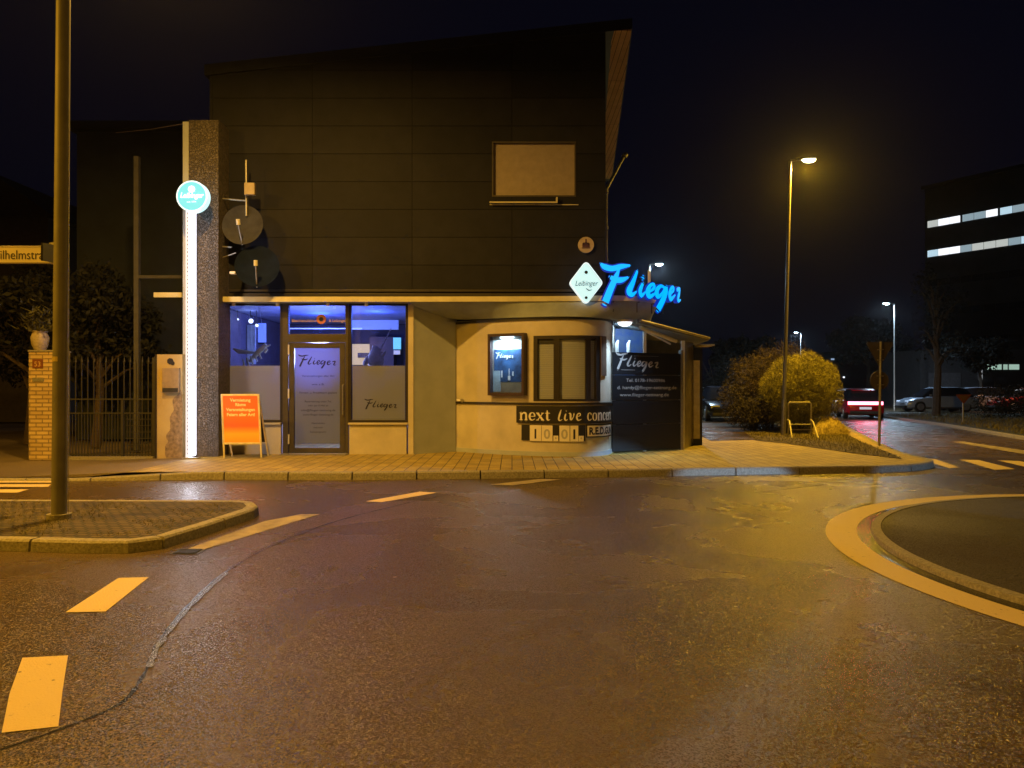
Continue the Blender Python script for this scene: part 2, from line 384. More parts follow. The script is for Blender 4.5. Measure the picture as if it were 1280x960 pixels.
# serif lettering for the banner: x-height 100
def SER(ch):
    T = 26; t = 9
    def bar(x0, x1, y): return [(x0, y, t), (x1, y, t)]
    D = {
     'n': ([[(22,0,T),(22,96,T)], [(30,70,12),(50,95,18),(72,96,22),(88,75,T),(88,0,T)], bar(2,44,4), bar(68,108,4), bar(4,24,95)], 110),
     'e': ([[(20,52,9),(86,52,9)], [(86,55,T*.8),(76,88,16),(52,100,10),(28,86,22),(18,50,T),(28,14,22),(54,2,12),(86,20,7)]], 98),
     'x': ([[(16,96,T),(84,2,T)], [(84,96,11),(16,2,11)], bar(0,38,95), bar(64,98,95), bar(0,34,4), bar(62,100,4)], 102),
     't': ([[(30,134,6),(30,100,T*.9),(30,25,T),(44,4,16),(64,14,7)], bar(4,62,95)], 68),
     'c': ([[(84,76,T*.9),(72,94,16),(50,100,10),(28,86,22),(18,50,T),(28,14,22),(54,2,12),(86,22,7)]], 94),
     'o': ([[(52,99,9),(26,86,20),(17,50,T),(26,14,20),(52,1,9),(78,14,20),(87,50,T),(78,86,20),(52,99,9)]], 104),
     'r': ([[(22,0,T),(22,96,T)], [(30,62,9),(46,92,14),(66,92,T*.9)], bar(2,44,4), bar(4,24,95)], 78),
     ':': ([[(20,12,24),(20,14,24)], [(20,82,24),(20,84,24)]], 40),
     'l': ([[(40,128,8),(26,80,20),(14,20,18),(26,0,14),(50,14,5)]], 52),
     'i': ([[(28,78,16),(18,28,20),(28,2,14),(48,16,5)], [(34,112,18),(34,114,18)]], 48),
     'v': ([[(6,84,8),(22,80,20),(26,10,20),(50,40,8),(58,84,16)]], 66),
     'E': ([[(10,46,5),(48,60,10),(44,86,12),(22,76,14),(14,36,20),(28,4,16),(62,18,5)]], 62)}
    return D[ch]
def serif(mb, word, x0, width, v0, xh, fn, th=.004, narrow=1):
    tot = sum(SER(c)[1]+6 for c in word); sx = width/tot; sy = xh/100; x = 0
    for c in word:
        g, adv = SER(c)
        gg = [[(x0+(x+p[0])*sx, v0+p[1]*sy, p[2]*min(sx, sy)*1.0 if p[2] > 12 else p[2]*sy) for p in st] for st in g]
        strokes(mb, gg, fn, th=th, sub=4); x += adv+6

# ------------------------------------------------------------------ ground and roads
g = MB(); g.add([(-300,-60,-.03),(300,-60,-.03),(300,400,-.03),(-300,400,-.03)], [(0,1,2,3)])
struct(g.build('ground', M['dark_ground']))
r = MB(); r.add([(-60,-30,0),(60,-30,0),(60,90,0),(-60,90,0)], [(0,1,2,3)])
struct(r.build('road', M['road']))
PV = .12
front = [(-60,12.0),(-20,12.05)]+[tuple(G(*p)[:2]) for p in ((90,601.5),(180,600.5),(260,599.5),(440,600),(640,598),(800,596),(900,594),(1000,592.5),(1100,591))]
corner = [tuple(G(*p)[:2]) for p in ((1135,589.5),(1158,587),(1168,583.5),(1160,580),(1130,572.5),(1096,557),(1060,537),(1046,528))]
back = [tuple(G(1040, 512)[:2]), (30, 90), (-60, 90)]
kline = [Vector((x, y, 0)) for x, y in front]+crom([(x, y, 0) for x, y in corner], 4)+[Vector((x, y, 0)) for x, y in back[:2]]
def offset(line, d):
    out = []
    for i, p in enumerate(line):
        t = (line[min(i+1, len(line)-1)]-line[max(i-1, 0)]); t.z = 0; t.normalize()
        out.append(p+Vector((-t.y, t.x, 0))*d)
    return out
KW = .15
inner = offset(kline, KW)
def kerb_run(line, w, h0, h, name='kerb', seg=1.0, drop=None, m=None):
    mb = MB(); acc = 0
    # resample
    pts = [line[0]]
    for p in line[1:]:
        q = pts[-1]; L = (p-q).length; k = max(1, int(L/ .25))
        for j in range(1, k+1): pts.append(q+(p-q)*j/k)
    inn = offset(pts, w); s = 0; cur = []
    def flush(c):
        if len(c) < 2: return
        rings = []
        for a, b, hh in c:
            a = Vector(a); b = Vector(b)
            rings.append([Vector((a.x, a.y, -.02)), Vector((a.x+(b.x-a.x)*.08, a.y+(b.y-a.y)*.08, hh-.02)), Vector((a.x+(b.x-a.x)*.22, a.y+(b.y-a.y)*.22, hh)), Vector((b.x, b.y, hh)), Vector((b.x, b.y, -.02))])
        mb.loft(rings)
    for i in range(len(pts)):
        if i: s += (pts[i]-pts[i-1]).length
        hh = h if drop is None else h*drop(pts[i])
        cur.append((pts[i], inn[i], hh))
        if s >= seg and i < len(pts)-1:
            e = cur[-1]; d = (pts[i]-pts[i-1]).normalized()*.012
            cur[-1] = (e[0]-d, e[1]-d, e[2]); flush(cur); cur = [(e[0]+d, e[1]+d, e[2])]; s = 0
    flush(cur)
    o = mb.build(name, m or M['kerb']); struct(o); return o
def drop(p):
    if p.x > -5.2: return 1
    if p.x < -7: return .3
    return .3+.7*(p.x+7)/1.8
near = [p for p in kline if -30 < p.x and p.y < 60]
kerb_run(near, KW, 0, PV+.004, drop=drop)
# pavement sheet as a fan: paved part (x > -6.4), smooth part on the left
inn2 = [(p.x, p.y) for p in inner]
paved = [p for p in inn2 if p[0] > -6.3 and p[1] < 60]
mb = MB()
poly = [(-6.3, 12.16)]+paved+[(20, 60), (-6.3, 60)]
mb.add([(x, y, PV) for x, y in poly], [tuple(range(len(poly)))])
struct(mb.build('pavement', M['pavers']))
mb = MB(); mb.add([(-6.3,12.22,PV-.001),(-6.3,60,PV-.001),(-60,60,PV-.001),(-60,13.2,.04),(-8.3,13.2,.045),(-8.3,12.22,.035),(-7.0,12.22,.038),(-60,12.2,.035)],
                  [(0,1,2,3,4),(0,4,5,6),(3,7,5,4)])
struct(mb.build('pavement_left', M['path_asphalt']))
# service lane between shed and bushes
mb = MB(); mb.add([(5.2,19.4,PV+.004),(8.3,20.3,PV+.004),(12.5,40,PV+.004),(24,90,PV+.004),(9,90,PV+.004),(7,36,PV+.004)], [(0,1,2,3,4,5)])
struct(mb.build('lane', M['road']))
# opposite side of the side street
rk = [G(1700,610), G(1500,583), G(1280,550), G(1180,533), G(1096,521), Vector((26,60,0)), Vector((34,85,0))]
rk = [Vector((p.x, p.y, 0)) for p in rk]
kerb_run(rk, -KW, 0, .1)
ri = offset(rk, -KW)
mb = MB(); pl = [(p.x, p.y) for p in ri]+[(90, 85), (90, 8)]
mb.add([(x, y, .09) for x, y in pl], [tuple(range(len(pl)))]); struct(mb.build('verge', M['dark_ground']))
mb = MB(); mb.add([(18.5,41,.094),(60,41,.094),(60,70,.094),(27,70,.094)], [(0,1,2,3)]); struct(mb.build('car_park', M['road']))
# painted markings
def marking(name, pts, m='paint', z=.004):
    mb = MB(); q = [G(*p) for p in pts]; mb.add([(p.x, p.y, z) for p in q], [tuple(range(len(q)))])
    return struct(mb.build(name, M[m]))
marking('road_marking', [(2,917),(73,909),(78,865),(85,820),(28,823),(12,868)])
marking('road_marking', [(82,766),(132,765),(186,722),(148,723)])
marking('road_marking', [(222,691),(252,688),(400,643),(376,643),(330,652)], 'paint_worn')
marking('road_marking', [(457,627),(478,628),(547,616),(524,615)])
marking('road_marking', [(612,606),(640,607),(702,599.5),(675,599)], 'paint_worn')
marking('road_marking', [(900,600),(1010,602),(1060,598),(960,597)], 'paint_worn', .003)
for k in range(-4, 1):
    pass
marking('crossing_stripe', [(-60,601),(64,601),(64,603.5),(-70,603.5)])
marking('crossing_stripe', [(-90,605.5),(64,605.5),(60,609),(-100,609)])
marking('crossing_stripe', [(-140,612),(36,612),(22,616),(-160,616)])
marking('crossing_stripe', [(1150,574),(1169,574.2),(1199,584.3),(1187,585.5)])
marking('crossing_stripe', [(1198,574.5),(1223,575.2),(1269,586.5),(1243,587.5)])
marking('crossing_stripe', [(1246,575.5),(1274,576.5),(1335,588.5),(1306,589.5)])
marking('crossing_stripe', [(1296,577),(1326,578),(1400,590),(1368,591)])
marking('road_marking', [(1191,552.5),(1204,552),(1300,566),(1284,568.5)], 'paint_worn')
# roundabout centre: ring line, gutter, kerb, dark apron
op = [G(*p) for p in ((1040,655),(1060,695),(1160,745),(1280,783),(1280,618),(1100,630),(1052,638))]
A = np.array([[2*p.x, 2*p.y, 1] for p in op]); bb = np.array([p.x**2+p.y**2 for p in op])
sol = np.linalg.lstsq(A, bb, rcond=None)[0]; RC = (sol[0], sol[1]); RR = math.sqrt(sol[2]+sol[0]**2+sol[1]**2)
print('ROUNDABOUT', RC, RR, [round(math.hypot(p.x-RC[0], p.y-RC[1]), 2) for p in op])
def ring(name, r0, r1, z0, z1, m, n=160, zt=None):
    mb = MB()
    rs = [[Vector((RC[0]+r*math.cos(a), RC[1]+r*math.sin(a), z)) for r, z in ((r1, z0), (r1-.01 if z1 > .02 else r1, z1), (r0, zt if zt is not None else z1))] for a in [2*math.pi*k/n for k in range(n+1)]]
    mb.loft(rs, closed=False); return struct(mb.build(name, M[m], smooth=True))
ring('roundabout_line', RR-.30, RR, .0035, .004, 'paint')
ring('roundabout_kerb', RR-.53, RR-.43, -.02, .045, 'kerb', zt=.05)
mb = MB(); n = 96; mb.add([(RC[0]+(RR-.532)*math.cos(2*math.pi*k/n), RC[1]+(RR-.532)*math.sin(2*math.pi*k/n), .045) for k in range(n)], [tuple(range(n))])
struct(mb.build('roundabout_apron', M['island_asphalt']))
ring('roundabout_gutter', RR-.43, RR-.30, .001, .002, 'seam')
# splitter island on the left
isl = [G(-400,693), G(0,689), G(110,692), G(160,692), G(205,686), G(262,668), G(318,648), G(324,643), G(318,638), G(300,636), G(0,635), G(-400,633)]
isl = [Vector((p.x, p.y, 0)) for p in isl]
kerb_run(isl, .14, 0, .11, seg=.95)
ii = offset(isl, .14); mb = MB(); mb.add([(p.x, p.y, .107) for p in ii], [tuple(range(len(ii)))])
struct(mb.build('traffic_island', M['island_pavers']))
# tar seam, cracks, drain
def seam(name, pts, w, m='seam', z=.003):
    q = crom([G(*p) for p in pts], 8); L = offset(q, w/2); R = offset(q, -w/2); mb = MB()
    vs = []; 
    for i, (a, b) in enumerate(zip(L, R)):
        j = 1+.35*math.sin(i*1.7)+.25*random.uniform(-1, 1); c = (a+b)/2
        a2 = c+(a-c)*j; b2 = c+(b-c)*j; vs += [(a2.x, a2.y, z), (b2.x, b2.y, z)]
    mb.add(vs, [(2*i, 2*i+1, 2*i+3, 2*i+2) for i in range(len(q)-1)])
    return struct(mb.build(name, M[m]))
seam('road_seam', [(0,938),(75,912),(150,880),(180,843),(200,800),(240,752),(285,713),(345,680),(410,655),(480,636),(560,618),(640,607)], .02)
M['wetseam'] = mat('wet_seam', (.10,.10,.11), .16, var=.5, scale=30, bump=.6, bscale=70, spec=1)
seam('road_seam', [(186,835),(200,805),(232,765),(262,735),(284,716)], .03, 'wetseam', .005)
seam('road_seam', [(840,610),(900,616),(960,614),(1030,606)], .03)
mb = MB(); c = G(235,690); mb.box(c.x-.13, c.x+.13, c.y-.1, c.y+.1, -.01, .004)
d = thing('drain_cover', 'wet iron gully grate in the gutter beside the traffic island', 'drain', (c.x, c.y, 0))
o = mb.build('frame', M['iron'], d)
mb = MB()
for k in range(5): mb.box(c.x-.10, c.x+.10, c.y-.08+k*.036, c.y-.065+k*.036, .004, .012)
mb.build('grate', M['iron'], d)

# scattered litter / leaves of grass at island: stuff
def blades(name, pts, h, w, m, lean=.4, parent=None, seed=3):
    rg = np.random.default_rng(seed); n = len(pts); vs = np.zeros((n*3, 3)); a = rg.uniform(0, 6.283, n); hh = h*rg.uniform(.5, 1.3, n)
    pts = np.array(pts); dx = np.cos(a)*w; dy = np.sin(a)*w
    vs[0::3] = pts+np.c_[dx, dy, np.zeros(n)]; vs[1::3] = pts-np.c_[dx, dy, np.zeros(n)]
    vs[2::3] = pts+np.c_[rg.normal(0, lean, n)*hh, rg.normal(0, lean, n)*hh, hh]
    me = bpy.data.meshes.new(name); me.from_pydata(vs.tolist(), [], [(3*i, 3*i+1, 3*i+2) for i in range(n)])
    o = bpy.data.objects.new(name, me); C.objects.link(o); me.materials.append(m)
    if parent is not None: attach(o, parent)
    return o
def poly_pts(poly, n, seed=1, z=.1):
    rg = np.random.default_rng(seed); xs = [p[0] for p in poly]; ys = [p[1] for p in poly]; out = []
    while len(out) < n:
        x, y = rg.uniform(min(xs), max(xs)), rg.uniform(min(ys), max(ys)); ins = False
        j = len(poly)-1
        for i in range(len(poly)):
            if (poly[i][1] > y) != (poly[j][1] > y) and x < (poly[j][0]-poly[i][0])*(y-poly[i][1])/(poly[j][1]-poly[i][1])+poly[i][0]: ins = not ins
            j = i
        if ins: out.append((x, y, z))
    return out
ip = [(p.x, p.y) for p in offset(isl, .25)][1:-1]
pts = [p for p in poly_pts(ip, 2600, 5, .105) if (math.sin(p[0]*5)+math.sin(p[1]*9+p[0]*3)) > .1 or p[0] < -4.6]
tag(blades('moss_and_weeds', pts, .028, .004, M['grass'], .8), 'thin moss and weeds in the joints of the traffic island', 'weeds', kind='stuff')
# grass strip by the lamp
vp = [tuple(G(*p, PV)[:2]) for p in ((945,551),(985,555),(1060,566),(1128,574),(1110,566),(1075,552),(1052,540),(1040,530),(1000,530),(930,540))]
mb = MB(); mb.add([(x, y, PV+.012) for x, y in vp], [tuple(range(len(vp)))]); struct(mb.build('flower_bed', M['soil']))
tag(blades('grass', poly_pts(vp, 9000, 9, PV+.01), .05, .006, M['grass'], .7), 'rough dry grass on the bed under the street lamp', 'grass', kind='stuff')
rp = [(p.x, p.y) for p in offset(rk, -.4)][1:5]+[(24,41),(30,20)]
tag(blades('verge_grass', poly_pts(rp, 12000, 11, .09), .13, .012, M['grass'], .6), 'dark rough grass on the far verge of the side street', 'grass', kind='stuff')

# ------------------------------------------------------------------ the bar building
FY = 15.5
B = thing('bar_building', 'dark clad two storey corner building with cream ground floor shopfront and rounded bay', 'building', (-2.2, FY, PV))
def X(px, Y=FY): return (px-640)/F*Y
def Z(py, Y=FY): return H+(HY-py)/F*Y
xl, xr = X(262), 1.95
zt_l, zt_r = Z(95), Z(38)
dirn = Vector((.097, 1, 0)).normalized(); DEP = 11
# upper wall with sloped top and a window opening
wx0, wx1, wz0, wz1 = X(615), X(720), Z(246), Z(177)
mb = MB()
def top(x): return zt_l+(zt_r-zt_l)*(x-xl)/(xr-xl)
def slab(x0, x1, z0a, z1a, z0b=None, z1b=None):
    z0b = z0a if z0b is None else z0b; z1b = z1a if z1b is None else z1b
    v = [(x0,FY,z0a),(x1,FY,z0b),(x1,FY,z1b),(x0,FY,z1a),(x0,FY+.3,z0a),(x1,FY+.3,z0b),(x1,FY+.3,z1b),(x0,FY+.3,z1a)]
    mb.add(v, [(0,1,2,3),(4,7,6,5),(0,4,5,1),(2,6,7,3),(0,3,7,4),(1,5,6,2)])
slab(xl, wx0, 3.37, top(xl), 3.37, top(wx0)); slab(wx1, xr, 3.37, top(wx1), 3.37, top(xr))
slab(wx0, wx1, 3.37, wz0); slab(wx0, wx1, wz1, top(wx0), wz1, top(wx1))
mb.build('wall', M['siding'], B)
mb = MB()      # side and back walls
s0 = Vector((xr-.003, FY+.3, 0)); s1 = s0+dirn*DEP
mb.add([(s0.x,s0.y,3.37),(s1.x,s1.y,3.37),(s1.x,s1.y,zt_r),(s0.x,s0.y,zt_r),(xl,FY+.3,.1),(xl,FY+DEP,.1),(xl,FY+DEP,zt_l),(xl,FY+.3,zt_l),(s1.x,s1.y,.1),
        (s0.x,17.6,.1),(s0.x,17.6,3.37)],
       [(0,1,2,3),(4,5,6,7),(5,8,2,6),(9,8,1,10)])
mb.build('side_wall', M['siding'], B)
mb = MB()      # skirting ledge over the canopy
mb.box(xl, xr, FY-.05, FY-.003, 3.37, 3.47); mb.box(xl, xr, FY-.03, FY-.003, 3.50, 3.55)
mb.build('ledge', M['frame'], B, bevel=.006)
# roof slab, sloping, with a side overhang and wooden soffit
mb = MB(); ov = .55; y0 = FY-.03
def rp_(x, y, off): return Vector((x, y, top(x)+off))
e0 = Vector((xr+ov, y0, 0)); e1 = e0+dirn*(DEP+.4)
vs = [(xl-.1,y0,zt_l+.01),(e0.x,e0.y,zt_r+.02),(e1.x,e1.y,zt_r+.02),(xl-.1,e1.y,zt_l+.01)]
mb.add(vs+[(a, b, c+.22) for a, b, c in vs], [(3,2,1,0),(4,5,6,7),(0,1,5,4),(1,2,6,5),(2,3,7,6),(3,0,4,7)])
rf = mb.build('roof', M['black'], B)
mb = MB(); a0 = Vector((xr+.02, y0+.01, 0)); a1 = a0+dirn*DEP; b0 = Vector((xr+ov-.02, y0+.01, 0)); b1 = b0+dirn*DEP
vs = [(a0.x,a0.y,zt_r-.02),(b0.x,b0.y,zt_r-.02),(b1.x,b1.y,zt_r-.02),(a1.x,a1.y,zt_r-.02)]
mb.add(vs+[(a, b, c+.03) for a, b, c in vs], [(3,2,1,0),(4,5,6,7),(0,1,5,4),(1,2,6,5),(2,3,7,6),(3,0,4,7)])
mb.build('soffit', M['wood_soffit'], rf)
# upper window with closed board
wn = MB().box(wx0, wx1, FY+.06, FY+.09, wz0, wz1).build('window', M['upshutter'], B)
mb = MB()
for a, b, c, d_ in ((wx0,wx0+.03,wz0,wz1),(wx1-.03,wx1,wz0,wz1),(wx0+.03,wx1-.03,wz0,wz0+.03),(wx0+.03,wx1-.03,wz1-.03,wz1)): mb.box(a, b, FY-.012, FY+.055, c, d_)
mb.build('window_frame', M['doorframe'], wn)
mb = MB(); mb.box(wx0-.05, wx0+1.36, FY-.12, FY-.09, Z(255.3), Z(253.6)); mb.box(wx0+1.33, wx0+1.36, FY-.12, FY, Z(253.4), Z(248))
mb.box(wx0-.04, wx0-.02, FY-.1, FY, Z(254.4), Z(253)); mb.box(wx0-.05, wx1+.05, FY-.02, FY+.05, Z(256.6), Z(255.6))
mb.build('guard_rail', M['fascia'], B)
# rain pipe
mb = MB(); pp = [P(779,197,17.5), P(757,238,15.7), P(757.5,330,15.6)]
mb.tube(pp, .035, 10); mb.tube([P(779.5,196,17.5), P(782,193,17.6)], .06, 10)
for y in (240, 285, 326): q = P(757.3, y, 15.6); mb.tube([q-Vector((0,0,.03)), q+Vector((0,0,.03))], .05, 10)
mb.build('rain_pipe', mat('zinc_pipe', (.22,.24,.28), .6, metal=.2), B, smooth=True)
# ground floor: plinths, sills, pier, header
SZ = Z(531)
mb = MB()
mb.box(X(278), X(351), FY+.0, FY+.25, PV, SZ); mb.build('plinth', M['render'], B); mb = MB(); mb.box(X(436.5), X(508), FY, FY+.25, PV, SZ)
mb.build('plinth', M['render'], B)
mb = MB(); mb.box(X(277), X(351.5), FY-.05, FY+.06, SZ+.003, SZ+.045); mb.build('sill', M['render'], B, bevel=.006); mb = MB(); mb.box(X(435.5), X(510), FY-.05, FY+.06, SZ+.003, SZ+.045)
mb.build('sill', M['render'], B, bevel=.006)
mb = MB(); mb.box(X(510.3), X(517), FY-.02, FY+.28, PV, 3.24); mb.build('corner_post', M['render'], B)
# recessed pier running back to the bay
pa = Vector((X(517)+.002, FY, 0)); pb = Vector((X(569.5,16.15), 16.15, 0))
mb = MB(); mb.add([(pa.x,pa.y,PV),(pb.x,pb.y,PV),(pb.x,pb.y,3.24),(pa.x,pa.y,3.24),(pa.x,pa.y+.3,PV),(pb.x,pb.y+.3,PV),(pb.x,pb.y+.3,3.24),(pa.x,pa.y+.3,3.24)],
                  [(0,1,2,3),(4,7,6,5),(0,4,5,1),(2,6,7,3),(0,3,7,4),(1,5,6,2)])
mb.build('pier', M['render_gray'], B)  # grey render colour stands in for the shade on this angled face
# curved bay
bayc = crom([(X(p, y), y, 0) for p, y in ((568,16.22),(600,15.75),(640,15.33),(680,15.07),(715,14.97),(738,15.03),(753,15.22),(761,15.55),(765,16.1),(770,17.6))], 10)
bl = [0]
for i in range(1, len(bayc)): bl.append(bl[-1]+(bayc[i]-bayc[i-1]).length)
def bay(s, z, d=0):
    s = max(0, min(s, bl[-1]-1e-4)); i = max(0, min(len(bl)-2, int(np.searchsorted(bl, s))-1)); t = (s-bl[i])/(bl[i+1]-bl[i])
    def tan(k): return (bayc[min(k+1, len(bayc)-1)]-bayc[max(k-1, 0)]).normalized()
    p = bayc[i].lerp(bayc[i+1], t); tg = tan(i).lerp(tan(i+1), t).normalized()
    return Vector((p.x+tg.y*d, p.y-tg.x*d, z))
def bs(px):      # arc length whose wall point is seen at photo column px
    best = 0; bd = 1e9
    for i, q in enumerate(bayc[:80]):
        e = abs(640+F*q.x/q.y-px)
        if e < bd: bd = e; best = i
    q0 = 640+F*bayc[best].x/bayc[best].y; j = best+1 if px > q0 else max(best-1, 0)
    q1 = 640+F*bayc[j].x/bayc[j].y; t = 0 if abs(q1-q0) < 1e-6 else (px-q0)/(q1-q0)
    return bl[best]+(bl[j]-bl[best])*max(0, min(1, t))
def curved(mb, s0, s1, z0, z1, d0, d1, step=.06):
    n = max(1, int((s1-s0)/step)); rs = []
    for k in range(n+1):
        s = s0+(s1-s0)*k/n; rs.append([bay(s, z0, d1), bay(s, z1, d1), bay(s, z1, d0), bay(s, z0, d0)])
    mb.loft(rs); return mb
BT = 2.93; wz = (1.235, 2.56); sw0, sw1 = bs(667), bs(750)
mb = MB()
curved(mb, 0, sw0, PV, BT, -.2, 0); curved(mb, sw0, sw1, PV, wz[0], -.2, 0); curved(mb, sw0, sw1, wz[1], BT, -.2, 0)
curved(mb, sw1, bl[-1]-.01, PV, BT, -.2, 0)
mb.build('bay', M['render'], B, smooth=True)
mb = MB(); curved(mb, .02, bl[-1]-.3, 1.165, 1.205, .002, .035); mb.build('bay_sill', M['frame'], B, smooth=True)
mb = MB(); curved(mb, .02, bl[-1]-.3, PV, PV+.09, .002, .02); mb.build('bay_base', M['render_gray'], B, smooth=True)
mb = MB(); curved(mb, .02, bl[-1]-.2, BT-.05, BT-.006, .002, .03); mb.build('bay_shadow_strip', M['frame'], B, smooth=True)  # dark strip painted in for the shadow gap under the canopy
wf = MB()
for a, b in ((667,672),(692,699.5),(732,738),(745,750)): curved(wf, bs(a), bs(b), wz[0], wz[1], -.09, .012)
curved(wf, bs(672), bs(745), wz[1]-.07, wz[1], -.088, .010); curved(wf, bs(672), bs(745), wz[0], wz[0]+.045, -.088, .010)
wo_ = wf.build('bay_window', M['frame'], B, smooth=True)
for a, b, zz in ((672,692,wz[1]-.16),(699.5,732,wz[1]-.07),(738,745,wz[1]-.1)):
    mb = MB(); curved(mb, bs(a), bs(b), wz[0]+.045, zz, -.075, -.05); mb.build('roller_shutter', M['shutter'], wo_, smooth=True)
    if zz < wz[1]-.07: mb = MB(); curved(mb, bs(a), bs(b), zz, wz[1]-.07, -.06, -.03); mb.build('shutter_box', M['black'], wo_)
mb = MB(); curved(mb, bs(750)+.003, bs(756.5), 1.75, 2.56, .002, .03); mb.build('bay_shutter_panel', mat('brown_panel', (.10,.06,.04), .6), B)
# canopy: fascia strip plus rounded apron
topl = crom([(xl+.02,15.18,0),(-2,15.16,0),(0.6,15.1,0),(1.7,15.02,0),(2.35,15.02,0),(2.85,15.3,0),(3.1,15.85,0),(3.15,16.6,0)], 8)
FZ0, FZ1 = Z(377,15.15), Z(370.6,15.15)
mb = MB(); il = offset(topl, .06)
mb.loft([[Vector((p.x,p.y,FZ0)), Vector((p.x,p.y,FZ1)), Vector((q.x,q.y,FZ1)), Vector((q.x,q.y,FZ0))] for p, q in zip(topl, il)])
ca = mb.build('canopy', M['fascia'], B)
mb = MB(); il2 = offset(topl, .058)      # lid
n = len(il2); poly = [(p.x, p.y) for p in il2]+[(3.1, 17.4), (1.96, 17.4), (1.96, FY-.055), (xl+.02, FY-.055)]
mb.prism(poly, FZ1-.035, FZ1-.01)
mb.build('canopy_top', M['black'], ca)
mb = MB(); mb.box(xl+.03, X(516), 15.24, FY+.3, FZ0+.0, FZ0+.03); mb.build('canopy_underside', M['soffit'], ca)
ap_b = [Vector((X(516),15.52,3.22))]+[Vector((X(p,y),y,z)) for p, y, z in ((540,15.75,3.08),(568,16.0,2.98),(600,15.65,2.95),(640,15.25,2.94),(680,14.99,2.935),(715,14.88,2.93),(738,14.92,2.92),(756,15.1,2.91),(775,15.25,2.90),(793,15.5,2.90),(808,16.0,2.9),(812,16.6,2.9))]
ap_b = crom(ap_b, 6)
tp = [Vector((p.x,p.y,0)) for p in topl]
def nearest_frac(line, k, n):      # matching point on the fascia from x = pier onwards
    L = [0]
    for i in range(1, len(line)): L.append(L[-1]+(line[i]-line[i-1]).length)
    s = L[-1]*k/n; i = max(0, min(len(L)-2, int(np.searchsorted(L, s))-1)); t = (s-L[i])/(L[i+1]-L[i]); return line[i].lerp(line[i+1], t)
tl2 = [p for p in tp if p.x > X(516)-.2]; tl2[0] = Vector((X(516), 15.16, 0))
abl = [0]
for i in range(1, len(ap_b)): abl.append(abl[-1]+(ap_b[i]-ap_b[i-1]).length)
mb = MB(); rs = []
for k, q in enumerate(ap_b):
    t = nearest_frac(tl2, abl[k]/abl[-1], 1); t = Vector((t.x, t.y+.03, FZ0))
    rs.append([t, t.lerp(q, .5)+Vector((0,-.03,-.02)), q, q+Vector((0,.25,.02)), t+Vector((0,.25,.02))])
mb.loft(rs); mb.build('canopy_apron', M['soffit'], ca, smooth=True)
mb = MB()      # flat soffit joining apron and bay
lo = [(q.x, q.y+.02) for q in ap_b]; mb.add([(x, y, max(2.93, 2.93)) for x, y in lo[10:]]+[(2.9,17.4,2.93),(-1.2,17.4,2.93)], [tuple(range(len(lo)-10+2))])
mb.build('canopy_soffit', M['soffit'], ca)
for px in (292, 347, 410, 458):
    mb = MB(); q = P(px, 379.5, 15.3); mb.tube([q+Vector((0,0,.06)), q-Vector((0,0,.05))], .035, 10); mb.build('spotlight', M['white'], ca)
# shopfront windows and door
def frame_rect(mb, x0, x1, z0, z1, t, y0, y1):
    mb.box(x0, x0+t, y0, y1, z0, z1); mb.box(x1-t, x1, y0, y1, z0, z1); mb.box(x0+t, x1-t, y0, y1, z0, z0+t); mb.box(x0+t, x1-t, y0, y1, z1-t, z1)
WT = Z(378.5)
def shopwin(a, b, la, lb):
    mb = MB(); frame_rect(mb, X(a), X(b), SZ+.046, WT, .055, FY+.02, FY+.12)
    w = mb.build('window', M['frame'], B, bevel=.004)
    x0, x1 = X(a)+.05, X(b)-.05
    MB().box(x0, x1, FY+.07, FY+.078, SZ+.09, WT-.05).build('pane', M['glass'], w)
    MB().box(x0+.02, x1-.02, FY+.062, FY+.066, SZ+.10, Z(457)).build('frosted_film', M['film'], w)
    return w
w1 = shopwin(281, 353, 0, 0); w2 = shopwin(435.5, 510, 0, 0)
mb = MB(); mb.box(X(262), X(281)-.002, FY+.05, FY+.2, PV, WT); mb.build('side_jamb', M['frame'], B)
mb = MB(); mb.box(X(262), X(510), FY+.0, FY+.2, WT+.002, FZ0-.002); mb.build('lintel', M['frame'], B)
dr = MB(); y0, y1 = FY+.01, FY+.13
dr.box(X(353)+.002, X(360), y0, y1, PV, WT); dr.box(X(431.5), X(435.5)-.002, y0, y1, PV, WT)
dr.box(X(360), X(431.5), y0, y1, WT-.05, WT); dr.box(X(360), X(431.5), y0, y1, Z(428), Z(417.5))
df = dr.build('door_frame', M['doorframe'], B, bevel=.004)
MB().box(X(360), X(431.5), FY+.07, FY+.078, Z(418), WT-.05).build('transom_pane', M['glass'], df)
dl = MB(); dx0, dx1, dz0, dz1 = X(360)+.01, X(431.5)-.01, PV+.02, Z(428)-.006
frame_rect(dl, dx0, dx1, dz0, dz1, .11, FY+.03, FY+.09)
door = dl.build('door', M['doorframe'], B, bevel=.006)
MB().box(dx0+.11, dx1-.11, FY+.055, FY+.062, dz0+.11, dz1-.11).build('door_pane', M['glass'], door)
ps = MB().box(X(368), X(425.5), FY+.047, FY+.052, Z(555), Z(433)).build('door_poster', M['poster'], door)
mb = MB(); q = P(428.5, 500, FY-.02)
mb.tube([q+Vector((0,.05,.32)), q+Vector((0,0,.30)), q-Vector((0,0,.30)), q+Vector((0,.05,-.32))], .014, 8); mb.build('handle', M['steel'], door)
for y in (437, 492, 549): q = P(360.8, y, FY); mb = MB(); mb.tube([q-Vector((0,0,.10)), q+Vector((0,0,.10))], .016, 8); mb.build('hinge', M['white'], door)
mb = MB(); mb.box(X(354), X(436), FY-.25, FY+.0, PV, PV+.02); mb.build('doorstep', M['kerb'], B)
def wall_fn(x0, z0, s, y): return lambda u, v, d: Vector((x0+u*s, y-d, z0+v*s))
mb = MB(); strokes(mb, WORD, wall_fn(X(372), Z(460), .80, FY+.046), th=.0015)
